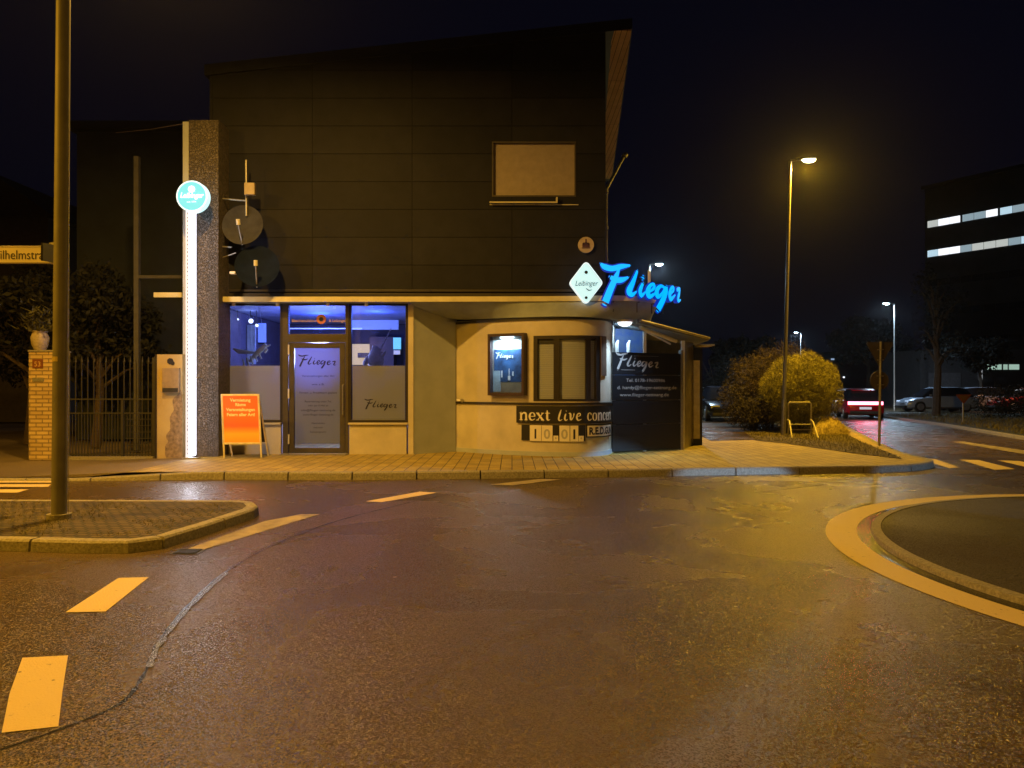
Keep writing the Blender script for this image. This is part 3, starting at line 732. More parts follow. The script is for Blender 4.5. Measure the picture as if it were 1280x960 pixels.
fn = wall_fn(0, 0, 1, FY+.046)
cx = X(397)
for t, py, w, s in (('Veranstaltungen aller Art', 471, .68, .058), ('wie z.B.', 481.5, .27, .055), ('Firmen- u. Privatfeiern geplant', 492, .78, .058),
    ('Reservierung unter Tel.', 503, .56, .055), ('oder per E-Mail an', 508, .42, .05), ('info@flieger-tettnang.de', 514, .72, .055), ('www.flieger-tettnang.de', 519.5, .64, .055),
    ('Getränke', 530, .28, .05), ('und mehr', 535.5, .20, .05), ('Kulturprogramm', 541, .33, .05)):
    tl = MB(); put_text(tl, t, s, fn, cx, Z(py), .002, width=w); tl.build('text_line', M['ink'], ps)
mb.build('poster_lettering', M['ink'], ps)
mb = MB(); strokes(mb, WORD, wall_fn(X(455), Z(513), .68, FY+.061), th=.0015); mb.build('window_lettering', M['ink'], w2)
mb = MB(); put_text(mb, 'Biermanufaktur', .085, wall_fn(X(379.5), Z(402), 1, FY+.068), 0, 0, .002, width=.53)
put_text(mb, '& Leibinger', .085, wall_fn(X(421), Z(402), 1, FY+.068), 0, 0, .002, width=.36)
mb.build('transom_lettering', mat('gold_lettering', (.7,.5,.25), .5), df)
mb = MB(); q = P(401.5, 399, FY+.062); mb.disc((q.x, q.y, q.z), .10, th=.006); e = mb.build('transom_badge', mat('copper_badge', (.55,.2,.06), .5), df)
mb = MB(); mb.disc((q.x, q.y-.003, q.z), .05, th=.003, n=6); mb.build('badge_crest', M['ink'], df)

# interior of the bar
I = MB(); I.box(X(262)+.05, X(517), 20.4, 20.5, PV, 3.24); 
for x in (X(262)+.02, X(517)+.3): I.box(x-.02, x, FY+.32, 20.4, PV, 3.24)
I.build('interior_wall', mat('interior_wall', (.06,.05,.08), .8), B)
mb = MB(); mb.box(X(262), X(517)+.3, FY+.2, 20.5, 3.26, 3.30); mb.build('interior_ceiling', mat('int_ceiling', (.16,.17,.3), .8), B)
def inb(name, m, px0, px1, py0, py1, Y, d=.04, par=B):
    return MB().box(X(px0, Y), X(px1, Y), Y, Y+d, Z(py1, Y), Z(py0, Y)).build(name, m, par)
lt = thing('bar_light_strip', 'long blue light strips glowing under the bar ceiling behind the shopfront', 'light', P(450, 395, 17.5))
inb('tube', M['blueneon'], 362, 452, 410, 411.2, 17.2, .05, lt)
inb('tube', M['blueneon'], 438, 506, 391, 393, 18.2, .05, lt); inb('tube', M['blueneon'], 326, 352, 384, 386.5, 17.0, .05, lt)
inb('panel', M['bluefac'], 364, 430, 384, 394, 18.6, .05, lt); inb('panel', M['bluefac'], 440, 498, 400, 412, 19.2, .05, lt)
lt2 = thing('blue_wall_light', 'bright blue upright light panel deep inside the left shop window', 'light', P(327, 430, 18.4))
inb('diffuser', emis('blue_diffuser', (.05,.14,1.0), 1.1), 321, 332, 404, 428, 18.4, .05, lt2); inb('housing', M['black'], 320, 333, 428, 430, 18.4, .06, lt2)
cu = thing('curtain', 'pale grey vertical drapes hanging inside the left shop window', 'curtain', P(308, 420, 17.6))
def drape(px0, px1, py0, py1, Y, par, m):
    n = 40; x0, x1 = X(px0, Y), X(px1, Y); rs = []
    for k in range(n+1):
        x = x0+(x1-x0)*k/n; y = Y+.03*math.sin(k*1.1); rs.append([Vector((x, y, Z(py1, Y))), Vector((x, y, Z(py0, Y)))])
    mb = MB(); mb.loft(rs, closed=False); return mb.build('drape', m, par, smooth=True)
cm = mat('curtain_cloth', (.42,.45,.52), .9)
drape(296, 305, 407, 440, 17.6, cu, cm); drape(309, 320, 406, 455, 17.6, cu, cm); drape(288, 293, 407, 440, 17.6, cu, M['bluewall'])
br = thing('back_bar', 'warmly lit bar counter and shelf at the back behind the right shop window', 'bar counter', P(450, 450, 19.5))
inb('back_panel', emis('warm_lit_panel', (1,.66,.28), .85, (.2,.16,.1)), 440, 462, 430, 456, 20.2, .03, br)  # warm light on the bar wall put in as emission
inb('counter', mat('bar_wood', (.12,.06,.03), .5), 440, 500, 457, 480, 18.6, .4, br)
inb('shelf', mat('shelf_dark', (.05,.03,.03), .5), 447, 462, 441, 447, 20.0, .1, br); inb('cabinet', mat('cabinet', (.07,.04,.05), .6), 462, 492, 421, 457, 19.8, .3, br)
sg = thing('lit_wall_sign', 'small turquoise lit sign on the back wall seen through the right shop window', 'sign', P(496, 428, 19.5))
inb('panel', emis('turq', (.08,.65,.85), 1.1), 491.5, 501, 422, 436.5, 19.4, .05, sg); inb('panel', emis('warmpatch', (1,.8,.45), .5), 492, 500, 438, 443, 19.4, .05, sg)
point('bar_blue_light', P(400, 402, 17.6), 170, (.05,.12,1.0), .3); point('bar_blue_light_two', P(470, 400, 17.2), 95, (.06,.15,1.0), .3)
point('bar_violet_light', P(395, 490, 17.4), 60, (.30,.34,1.0), .3)
point('bar_door_light', P(400, 446, 16.3), 340, (.36,.42,1.0), .2); point('bar_warm_light', P(448, 436, 19.3), 12, (1,.62,.3), .1)
point('bar_left_light', P(312, 398, 16.9), 6, (.45,.6,1.0), .1)
sp_ = thing('ceiling_spotlight', 'small bright white spotlights on the ceiling inside the left shop window', 'spotlight', P(315, 402, 16.8))
for px, py, r_ in ((313,400.5,.055), (320.5,406,.035), (297,398.5,.02)):
    q = P(px, py, 16.8); MB().tube([q, q+Vector((.03,-.05,-.02))], [r_*.6, r_], 10).build('lamp', emis('spot_lens', (.9,.93,1), 2.5), sp_)
    MB().tube([q+Vector((0,0,.03)), (q.x, q.y, 3.25)], .01, 6).build('stem', M['iron'], sp_)
# ornaments hung in the windows
od = thing('hanging_bird_ornament', 'striped metal bird ornament hanging in the left shop window', 'ornament', P(315, 440, 15.8))
om = mat('brass_ornament', (.55,.5,.32), .35, metal=.4); mb = MB()
for k in range(5): mb.tube([P(304+k*4.6, 449+k*-1.5-k*k*.2, 15.8), P(300+k*5.2+6, 462-k*3.4, 15.8)], .022, 6)
mb.build('tail', om, od)
mb = MB(); mb.tube([P(292,436,15.78), P(299,439.5,15.78), P(320,441,15.8)], [.02,.055,.02], 8); mb.build('wing', om, od, smooth=True)
mb = MB(); mb.tube([P(312,452,15.85), P(322,441,15.82), P(333,431,15.8)], [.03,.06,.045], 8); mb.tube([P(330,434,15.8), P(338,431,15.8)], [.035,.012], 8); mb.build('body', om, od, smooth=True)
mb = MB(); mb.tube([P(332,432,15.8), P(324,384,15.8)], .004, 5); mb.build('cord', M['steel'], od)
mb = MB(); mb.tube([P(334,436,15.8), P(331,441,15.8)], [.03,.02], 6); mb.build('head', om, od)
od = thing('hanging_cloth_ornament', 'crumpled pale cloth figure hung on a cord in the right shop window', 'ornament', P(470, 440, 15.8))
cm2 = mat('pale_cloth', (.45,.40,.42), .9, var=.3, scale=14, bump=.6, bscale=18); mb = MB(); rs = []
for py, hw, cxp in ((432,2,468),(436,5,470),(442,8,469),(448,10,468),(454,10,468.5),(459,7,469),(463,3,470)):
    rs.append([P(cxp+hw*(1+.18*math.sin(3*a+py))*math.cos(a), py, 15.8+hw/60*math.sin(a)*.7) for a in [2*math.pi*k/16 for k in range(16)]])
mb.loft(rs); mb.build('body', cm2, od, smooth=True)
mb = MB(); mb.tube([P(461,446,15.8), P(457,453,15.75), P(455,457,15.75)], [.05,.06,.03], 8); mb.tube([P(476,446,15.8), P(480,442,15.75), P(482,439,15.75)], [.05,.035,.02], 8); mb.build('arm', cm2, od, smooth=True)
mb = MB(); mb.tube([P(475,438,15.8), P(489,410,15.8)], [.018,.012], 6); mb.build('cord', cm2, od)

# stone chimney pier
mb = MB(); mb.box(X(236,14.95), X(273,14.95), 14.95, 15.6, PV, Z(150,14.95)); mb.build('stone_pier', M['stone'], B)
mb = MB(); mb.box(X(228.5,15.0), X(236,15.0)-.004, 15.0, 15.55, PV, Z(152,15.0)); mb.build('pier_edge', M['render_gray'], B)
# ------------------------------------------------------------------ lit column sign
cs = thing('lit_column_sign', 'tall white glowing light column with round turquoise sign on top', 'sign', P(239, 573, 14.5))
YC = 14.5; cx = X(239.5, YC); hz = Z(264, YC)
MB().box(cx-.03, cx+.068, YC-.06, YC+.06, PV+.06, hz).build('light_tube', M['led'], cs, bevel=.02)
MB().box(cx-.095, cx-.033, YC-.05, YC+.06, PV+.03, hz).build('side_strip', M['ledhalf'], cs)
mb = MB(); z = PV+.1
while z < hz-.05: mb.box(cx-.058, cx-.044, YC-.056, YC-.049, z, z+.035*random.uniform(.5,1.2)); z += .075
mb.build('mounting_rail', M['frame'], cs)
MB().box(cx-.15, cx+.15, YC-.09, YC+.1, PV, PV+.03).build('base_plate', M['steel'], cs)
q = P(239.7, 245, YC-.1); mb = MB(); mb.disc((q.x, q.y, q.z), .30, th=.16, n=48); mb.build('round_sign', M['cyanrim'], cs, smooth=True)
mb = MB(); mb.disc((q.x, q.y-.006, q.z), .272, th=.006, n=48); mb.build('sign_face', M['cyan'], cs)
mb = MB(); mb.disc((q.x, q.y-.012, q.z+.13), .07, th=.004, n=8); put_text(mb, 'Leibinger', .14, wall_fn(q.x, q.z-.035, 1, q.y-.006), 0, 0, .006, bold=.004, shear=.25, width=.46)
put_text(mb, 'seit 1894', .05, wall_fn(q.x, q.z-.13, 1, q.y-.006), 0, 0, .006)
mb.build('sign_lettering', emis('white_lit_letters', (.85,1,1), 1.3), cs)
mb = MB(); 
for k in (120, 210): mb.tube([P(246, 262+k, YC), P(250, 262+k, 15.0)], .02, 6)
mb.build('bracket', M['steel'], cs)
area('column_glow', (cx, YC-.12, 2.5), 16, (.80,.86,1.0), .14, shape='RECTANGLE', sy=4.6, aim=(cx, 0, 2.5))
area('column_glow_left', (cx-.16, YC-.1, 2.5), 4, (.62,.80,1.0), .10, shape='RECTANGLE', sy=4.6, aim=(cx-5, YC+2, 2.5))

# ------------------------------------------------------------------ signs and fittings on the facade
sg = thing('diamond_sign', 'white glowing diamond brewery sign beside the blue neon lettering', 'sign', P(732, 354, 15.0))
def diamond(k, y0, y1, m, name):
    c = P(732.2, 354, 15.0); pts = []
    for a in range(4):
        ang = a*math.pi/2; vx, vz = math.cos(ang)*.335*k, math.sin(ang)*.42*k
        for t in (-.09, -.03, .03, .09): pts.append((c.x+vx*(1-abs(t)*.9)-math.sin(ang)*t*.6, c.z+vz*(1-abs(t)*.9)+math.cos(ang)*t*.6))
    mb = MB(); mb.loft([[Vector((x, y0, z)) for x, z in pts], [Vector((x, y1, z)) for x, z in pts]]); return mb.build(name, m, sg)
diamond(1, 14.93, 15.06, emis('diamond_rim', (.7,.9,.95), .9), 'housing'); diamond(.93, 14.922, 14.93, M['diamond'], 'sign_face')
mb = MB(); c = P(732.2, 356, 15.0); put_text(mb, 'Leibinger', .15, wall_fn(c.x, c.z-.03, 1, 14.922), 0, 0, .003, shear=.3, width=.46)
mb.disc((c.x, 14.916, c.z+.24), .035, th=.004, n=10); mb.disc((c.x, 14.916, c.z-.27), .03, th=.004, n=10); strokes(mb, [[(0,-.02,.01),(.05,-.06,.02),(.12,-.05,.006)]], wall_fn(c.x, c.z-.06, 1, 14.922), th=.003)
mb.build('sign_lettering', M['ink'], sg)
mb = MB(); mb.box(c.x-.02, c.x+.02, 15.06, FY, 3.62, 3.68); mb.build('bracket', M['iron'], sg)
bd = thing('round_badge', 'small round cream badge with dark crest on the cladding above the diamond sign', 'badge', P(732.5, 306, 15.42))
q = P(732.5, 306, 15.44); mb = MB(); mb.disc((q.x, q.y, q.z), .165, th=.05, n=36); mb.build('plate', mat('cream_badge', (.50,.40,.24), .6), bd)
mb = MB(); y = q.y-.002
for dx in (-.045, 0, .045): mb.disc((q.x+dx, y-.004, q.z+.045-abs(dx)*.5), .025, th=.004, n=10)
mb.box(q.x-.075, q.x+.075, y-.004, y, q.z-.05, q.z+.03); mb.box(q.x-.09, q.x+.09, y-.004, y, q.z-.075, q.z-.057); mb.box(q.x-.015, q.x+.015, y-.005, y, q.z+.03, q.z+.12)
mb.build('crest', mat('crest_ink', (.08,.03,.05), .6), bd)
# neon word along the canopy edge
ns = thing('neon_sign', 'glowing blue neon lettering reading Flieger on the curved canopy edge', 'sign', P(795, 385, 15.0))
NU = [-.05,0,.27,.5,.6,.72,.87,1.0,1.1]; NPX = [744,751,787,808,818,830,839.5,846,851]; NY = [14.95,14.93,14.88,14.95,15.05,15.22,15.5,15.85,16.2]; NZ = [3.12,3.12,3.11,3.09,3.09,3.10,3.13,3.16,3.16]
def nfn(u, v, d):
    f = lambda t, q: float(np.interp(t, NU, q))
    def at(t): y = f(t, NY); return Vector((X(f(t, NPX), y), y, 0))
    tg = (at(u+.04)-at(u-.04)).normalized(); p = at(u)
    return Vector((p.x+tg.y*d, p.y-tg.x*d, f(u, NZ)+v*2.45))
mb = MB(); strokes(mb, WORD, nfn, th=.012, wscale=1.3, base=.07, dz=.001, sub=8); mb.build('letters', M['neon'], ns)
mb = MB(); strokes(mb, WORD, nfn, th=.07, wscale=1.95, base=.0, dz=.001, sub=8); mb.build('halo_housing', M['neonhalo'], ns)  # wider glowing copy of the word, put in as its halo
mb = MB(); 
for u in (.12, .4, .62, .8): mb.tube([nfn(u, .05, 0), nfn(u, .05, -.12), nfn(u,-.03,-.12)], .012, 6)
mb.build('bracket', M['iron'], ns)
area('neon_glow', nfn(.4, .3, .15), 9, (.0,.25,1.0), .5, aim=nfn(.4, .1, 2))
mb = MB(); mb.tube([P(811.5, 338, 16), P(811.5, 362, 16)], .03, 8)
tag(mb.build('vent_pipe', M['white']), 'short pale vent pipe standing behind the blue neon lettering', 'pipe')
# bulkhead lamp under the canopy
wl = thing('canopy_lamp', 'white bulkhead lamp glowing under the rounded canopy corner', 'lamp', P(781, 402, 15.45))
q = P(781, 404, 15.4); mb = MB(); mb.disc((q.x, q.y, 2.86), .17, axis='Z', th=.045, n=24); mb.build('housing', M['white'], wl)
mb = MB(); rs = []
for k in range(6): a = k/5*math.pi/2*.98; rs.append([Vector((q.x+.15*math.cos(a)*math.cos(t), q.y+.15*math.cos(a)*math.sin(t), 2.86-.09*math.sin(a))) for t in [2*math.pi*j/20 for j in range(20)]])
mb.loft(rs); mb.build('lens', M['lampwall'], wl, smooth=True)
area('canopy_lamp_light', (q.x+.05, q.y-.08, 2.75), 18, COLD, .22, 110, aim=(q.x+.02, q.y-.02, 0))
# display case
dc = thing('display_case', 'dark framed illuminated poster case on the curved cream wall', 'display case', P(635, 455, 15.3))
sc = bs(635.5); hw = (bs(658)-bs(613))/2; c = bay(sc, 0, .0); t1 = (bay(sc+hw, 0)-bay(sc-hw, 0)).normalized(); nn = Vector((t1.y, -t1.x, 0))
def dfn(u, v, d): return c+t1*u+nn*d+Vector((0,0,v))
def dbox(mb, u0, u1, v0, v1, d0, d1):
    mb.add([dfn(*a) for a in ((u0,v0,d1),(u1,v0,d1),(u1,v0,d0),(u0,v0,d0),(u0,v1,d1),(u1,v1,d1),(u1,v1,d0),(u0,v1,d0))], [(0,3,2,1),(4,5,6,7),(0,1,5,4),(1,2,6,5),(2,3,7,6),(3,0,4,7)])
z0, z1 = 1.345, 2.62; mb = MB()
dbox(mb,-hw,-hw+.06,z0,z1,-.03,.13); dbox(mb,hw-.06,hw,z0,z1,-.03,.13); dbox(mb,-hw+.06,hw-.06,z0,z0+.06,-.03,.13); dbox(mb,-hw+.06,hw-.06,z1-.06,z1,-.03,.13)
mb.build('frame', mat('brown_frame', (.045,.025,.025), .4), dc, bevel=.006)
mb = MB(); dbox(mb,-hw+.05,hw-.05,z0+.05,z1-.05,.004,.012); mb.build('back_board', mat('case_board', (.62,.68,.66), .7), dc)
iw = hw-.075; mb = MB(); dbox(mb,-iw+.02,iw-.03,1.62,2.30,.013,.018)
mb.build('poster', mat('blue_poster', (.05,.16,.40), .5, scale=4, col2=(.01,.02,.06), detail=8), dc)
mb = MB(); strokes(mb, WORD, lambda u, v, d: dfn(-iw+.06+u*.42, 2.09+v*.42, .018+d), th=.002, wscale=1.1)
dbox(mb,.02,.035,1.75,1.90,.018,.021); dbox(mb,.0,.055,1.66,1.75,.018,.021); dbox(mb,-.16,-.13,1.72,1.86,.018,.02); dbox(mb,.1,.13,1.75,1.84,.018,.02)
mb.build('poster_print', emis('print_glow_white', (.7,.85,1), .1, (.8,.85,.9)), dc)  # print glows faintly, case light put in as emission
mb = MB(); dbox(mb,-iw,-iw+.17,1.42,1.86,.02,.024); mb.build('notice', mat('pale_blue_notice', (.45,.62,.75), .6), dc)
mb = MB(); dbox(mb,-iw+.18,iw-.02,1.42,1.60,.013,.018); mb.build('notice_lower', mat('brown_notice', (.30,.24,.14), .6), dc)
mb = MB(); dbox(mb,-.15,.15,z1-.10,z1-.062,.03,.09); mb.build('light_tube', emis('case_tube', (.85,.97,1), 4), dc)
mb = MB(); dbox(mb,-hw+.055,hw-.055,z0+.055,z1-.055,.118,.122); mb.build('glass', M['glass'], dc)
area('case_light', dfn(0, z1-.12, .085), 42, (.7,.9,1), .3, shape='RECTANGLE', sy=.04, aim=dfn(0, 1.3, .02))
# concert banner
bn = thing('concert_banner', 'black banner reading next live concert on the curved bay wall', 'banner', bay(bs(700), .96, .05))
b0, b1 = bs(646.5), bl[-1]-1.35; mb = MB(); curved(mb, b0, b1, .79, 1.135, .036, .046, .04); mb.build('panel', M['black'], bn, smooth=True)
mb = MB(); bf = lambda u, v, d: bay(u, v, .046+d)
serif(mb, 'next', bs(650.5), bs(689)-bs(650.5), .845, .155, bf); serif(mb, 'livE', bs(697), bs(727)-bs(697), .845, .17, bf)
s_ = bs(732.5); print('ARC', [round(bs(p),3) for p in (646,690,733,745,755,760,763,765,767)], bl[-1]); serif(mb, 'concert:', s_, bs(761.2)-s_, .845, .155, bf); mb.build('lettering', M['whiteink'], bn)
db = thing('date_board', 'black strip with white date cards hanging below the concert banner', 'board', bay(bs(690), .6, .04))
mb = MB(); curved(mb, bs(652.5), bs(731), .435, .755, .022, .03, .05); mb.build('panel', M['black'], db)
tiles = [(663,677,'1',.335),(677.6,691,'0',.335),(692,698,'.',.13),(699.5,712,'0',.335),(712.8,722.5,'1',.335),(723,729,'.',.13)]
for a, b, t, h in tiles:
    s0, s1 = bs(a), bs(b); tl = MB(); curved(tl, s0, s1, .425, .425+h-.015, .031, .036, .08); tt = tl.build('date_card', M['tile'], db)
    tb = MB(); put_text(tb, t, .27 if h > .2 else .2, lambda u, v, d, m=(s0+s1)/2: bay(m+u, .48+v, .036+d), 0, 0, .003, bold=.006)
    tb.build('digit', M['ink'] if a in (663, 712.8) else M['greyink'], tt)
bb = thing('band_name_board', 'white board with black band name at the right end of the bay wall', 'board', bay(bs(750), .6, .04))
sb0 = bs(733.5); mb = MB(); curved(mb, sb0-.03, sb0+.86, .50, .765, .022, .03, .04); mb.build('frame', M['black'], bb)
mb = MB(); curved(mb, sb0, sb0+.83, .525, .74, .031, .036, .04); mb.build('panel', M['tile'], bb)
mb = MB(); put_text(mb, 'R.E.D.GUN', .2, lambda u, v, d: bay(sb0+.03+u, .565+v, .036+d), 0, 0, .003, align='LEFT', bold=.008, width=.76); mb.build('lettering', M['ink'], bb)
mb = MB(); q = bay(bs(577), 1.23, .06); mb.tube([q+Vector((-.06,0,0)), q+Vector((.06,0,0))], .025, 8); mb.tube([q, q+Vector((0,.07,-.02))], .015, 6); mb.disc((q.x+.05, q.y-.03, q.z), .04, th=.02, n=12)
tag(mb.build('outdoor_tap', M['steel']), 'small metal tap on the sill line at the left of the bay', 'tap')

# ------------------------------------------------------------------ satellite dishes and antenna
def dish(label, px, py, r, Y, rz, rx, m, cut=False):
    t = thing('satellite_dish', label, 'satellite dish', P(px, py, Y), 'satellite dishes on the upper wall')
    R = Matrix.Translation(P(px, py, Y)) @ Matrix.Rotation(rz, 4, 'Z') @ Matrix.Rotation(rx, 4, 'X')
    mb = MB(); rs = []
    for k in range(7): rr = r*k/6+.001; rs.append([R @ Vector((rr*math.cos(a), -.28*(rr/r)**2*r, rr*math.sin(a)*1.08)) for a in [2*math.pi*j/32 for j in range(32)]])
    mb.loft(rs, cap=False); rim = mb.build('reflector', m, t, smooth=True)
    mb = MB(); mb.tube([R @ Vector((0,-.02,-r)), R @ Vector((0,-.42,-r*.35))], .015, 6); mb.build('feed_arm', M['galv'], t)
    mb = MB(); mb.tube([R @ Vector((0,-.40,-r*.35)), R @ Vector((0,-.46,-r*.15))], .04, 8); mb.build('receiver', M['white'], t)
    mb = MB(); mb.tube([R @ Vector((0,.0,0)), R @ Vector((0,.25,0))], .03, 8); mb.build('mount', M['galv'], t)
dish('grey satellite dish facing the street beside the stone pier', 305, 284, .40, 15.1, .1, -.25, mat('dish_grey', (.05,.05,.05), .8, spec=.1))
dish('dark blue satellite dish turned aside under the grey dish', 322, 336, .43, 15.05, .25, -.35, mat('dish_blue', (.006,.012,.04), .8, spec=.1))
an = thing('antenna', 'small pale box antenna on a thin mast above the grey dish', 'antenna', P(308, 262, 15.1))
mb = MB(); mb.tube([P(307.5,200,15.1), P(308,270,15.1)], .02, 8); mb.build('mast', M['galv'], an)
MB().box(X(305.5,15), X(318.5,15), 14.98, 15.08, Z(243.5,15), Z(228.5,15)).build('box', mat('antenna_box', (.40,.33,.24), .5), an, bevel=.01)
mb = MB(); mb.tube([P(272,248,15.2), P(309,251,15.1)], .02, 8); mb.build('wall_arm', M['galv'], an); mb = MB(); mb.tube([P(270,308,15.2), P(290,309,15.1)], .018, 8); mb.build('wall_arm', M['galv'], an); mb = MB(); mb.tube([P(275,323,15.2), P(295,316,15.1)], .012, 8); mb.build('wall_arm', M['galv'], an)
mb = MB(); mb.box(X(288,15.0), X(295,15.0), 14.95, 15.05, Z(343,15), Z(339.5,15))
tag(mb.build('flood_lamp', M['white'], bevel=.01), 'tiny pale floodlight housing on the ledge under the blue dish', 'floodlight')

# ------------------------------------------------------------------ right: fence panel, shed
pn = thing('advertising_fence', 'black board fence with white Flieger lettering and contact details', 'fence', (2.9, 16.1, PV))
p0 = Vector((X(765.5,15.8), 15.8, 0)); p1 = Vector((X(853.5,16.6), 16.6, 0)); pt = (p1-p0).normalized(); pnn = Vector((pt.y, -pt.x, 0)); PL = (p1-p0).length
def pf(u, v, d=0): return p0+pt*u+pnn*d+Vector((0,0,v))
def pbox(mb, u0, u1, v0, v1, d0, d1):
    mb.add([pf(*a) for a in ((u0,v0,d1),(u1,v0,d1),(u1,v0,d0),(u0,v0,d0),(u0,v1,d1),(u1,v1,d1),(u1,v1,d0),(u0,v1,d0))], [(0,3,2,1),(4,5,6,7),(0,1,5,4),(1,2,6,5),(2,3,7,6),(3,0,4,7)])
zs = [PV+.02, .72, 1.235, 1.78, 2.27]
for a, b in zip(zs, zs[1:]):
    mb = MB(); pbox(mb, .01, PL-.06, a+.006, b-.006, -.03, 0); mb.build('board', M['panel'], pn, bevel=.004)
mb = MB(); pbox(mb, PL-.055, PL, PV, 2.34, -.08, .012); mb.build('post', M['galv'], pn)
mb = MB(); k = PL/91.5   # metres per photo px along the panel
strokes(mb, WORD, lambda u, v, d: pf(.09+u*1.12, 1.86+v*1.12, d), th=.002)
put_text(mb, 'Tel. 0178-19600986', .105, lambda u, v, d: pf(u, v, d), .86, 1.63, .003, width=1.02)
put_text(mb, 'd. hardy@flieger-tettnang.de', .105, lambda u, v, d: pf(u, v, d), .90, 1.475, .003, width=1.56)
put_text(mb, 'www.flieger-tettnang.de', .105, lambda u, v, d: pf(u, v, d), .83, 1.32, .003, width=1.28)
pbox(mb, .55, 1.2, 2.19, 2.194, 0, .002); pbox(mb, .22, .58, 1.885, 1.892, 0, .002)
mb.build('lettering', M['greyink'], pn)
sh = thing('lean_to_shed', 'low shed with sloping roof and pale edge board at the right end of the bar', 'shed', (4.1, 17.5, PV))
rz0, rz1 = 2.96, 2.62
mb = MB()
def rquad(u0, v0, u1, v1, z0, z1, z2, z3, th):
    pass
ra_, rb_, rc_, rd_ = Vector((X(797,15.45),15.45,2.90)), Vector((X(886,17.0),17.0,2.635)), Vector((5.0,20.3,2.72)), Vector((2.2,20.3,3.0))
vs = [ra_, rb_, rc_, rd_]; mb.add([v-Vector((0,0,.05)) for v in vs]+[v+Vector((0,0,.03)) for v in vs], [(3,2,1,0),(4,5,6,7),(0,1,5,4),(1,2,6,5),(2,3,7,6),(3,0,4,7)])
srf = mb.build('roof', mat('shed_sheeting', (.17,.18,.17), .7), sh)
mb = MB(); mb.tube([ra_+Vector((.05,-.05,-.0)), rb_+Vector((0,-.05,.0))], .03, 8); mb.build('gutter', M['galv'], srf)
mb = MB(); a = P(800,409,15.9); b = P(845,426.5,16.6); mb.tube([a, b], .045, 8); a = P(806,414,16.1); b = P(838,430,16.7); mb.tube([a, b], .02, 6); mb.build('rafter', M['white'], srf)
mb = MB(); mb.box(X(804.2,16.2), X(808,16.2), 16.2, 16.26, PV, Z(414,16.2)); mb.box(X(851.5,16.7), X(855.5,16.7), 16.66, 16.74, PV, Z(426,16.7)); mb.build('post', M['white'], sh)
mb = MB(); A_ = (X(855,16.75), 16.75); Bq = (X(866.5,17.9), 17.9); mb.add([(A_[0],A_[1],PV),(Bq[0],Bq[1],PV),(Bq[0],Bq[1],Z(428,17.9)),(A_[0],A_[1],Z(426,16.75)),(A_[0]-.05,A_[1]+.03,PV),(Bq[0]-.05,Bq[1]+.03,PV),(Bq[0]-.05,Bq[1]+.03,Z(428,17.9)),(A_[0]-.05,A_[1]+.03,Z(426,16.75))],
   [(0,1,2,3),(7,6,5,4),(0,4,5,1),(2,6,7,3),(1,5,6,2),(0,3,7,4)])
mb.build('side_panel', mat('mottled_side_panel', (.20,.16,.08), .3, scale=5, col2=(.03,.03,.025), detail=8), sh)
MB().box(X(866.8,17.9), X(874.5,17.9), 17.88, 17.94, Z(548.5,17.9), Z(450.5,17.9)).build('edge_board', mat('pale_edge_board', (.62,.58,.50), .5), sh)
MB().box(X(866.5,17.9), X(878.5,17.9), 17.95, 18.1, PV, Z(431,17.9)).build('corner_post', M['black'], sh)
MB().box(X(872,17.6), X(889,17.6), 17.3, 17.9, Z(433,17.6), Z(431,17.6)).build('eaves_board', M['fascia'], sh)
mb = MB(); mb.box(2.1, 4.5, 19.9, 20.0, PV, 2.9); mb.build('back_wall', mat('shed_back_wall', (.10,.11,.16), .8), sh)
mb = MB(); mb.box(X(765,17.2), X(803,17.2), 17.2, 17.25, 1.6, Z(411,17.2)); mb.build('blue_sheet', mat('blue_light_tint', (.02,.08,.36), .5, scale=5, col2=(.10,.16,.24), detail=6), sh)  # blue light of the interior put into the sheet's colour
area('shed_inner_light', P(778, 411, 16.3), 9, (.5,.75,1), .1, aim=P(785, 440, 17.2))
for px in (771, 785.5):
    mb = MB(); q = P(px, 431, 16.6); mb.tube([q-Vector((0,0,.3)), q+Vector((0,0,.02)), q+Vector((.03,0,.10))], [.045,.045,.02], 10)
    tag(mb.build('bottle', M['white'], smooth=True), ('left' if px < 780 else 'right')+' one of two white bottle tops above the black fence', 'bottle', 'white bottles behind the fence')
st_ = MB(); st_.box(X(764,16.6), X(800,16.6), 16.5, 16.75, 1.85, 1.9); tag(st_.build('shelf', M['galv']), 'narrow shelf behind the black fence under the blue sheet', 'shelf')

# ------------------------------------------------------------------ sandwich board
sw = thing('sandwich_board', 'orange poster A-board with aluminium frame standing before the stone pier', 'sign board', P(303, 568, 14.7))
bt = Matrix.Translation(Vector((X(304,14.7), 14.7, PV))) @ Matrix.Rotation(.05, 4, 'Z')
def lean(s): return bt @ Matrix.Translation((0, 0, 1.26)) @ Matrix.Rotation(s*.19, 4, 'X')
LM = lean(-1) @ Matrix.Translation((0, 0, 0)) @ Matrix.Shear('XZ', 4, (-.13, 0)) if False else lean(-1)
def swp(name, m, x0, x1, z0, z1, y0=-.012, y1=.012, s=-1, bev=0):
    mb = MB(); A = lean(s); sk = -.10
    vs = [Vector(p) for p in ((x0,y0,z0),(x1,y0,z0),(x1,y1,z0),(x0,y1,z0),(x0,y0,z1),(x1,y0,z1),(x1,y1,z1),(x0,y1,z1))]
    vs = [A @ Vector((v.x+sk*v.z-.06, v.y, v.z)) for v in vs]
    mb.add(vs, [(0,3,2,1),(4,5,6,7),(0,1,5,4),(1,2,6,5),(2,3,7,6),(3,0,4,7)]); return mb.build(name, m, sw, bevel=bev)
aw = .335; al = mat('aluminium_frame', (.75,.68,.55), .35, metal=.4)
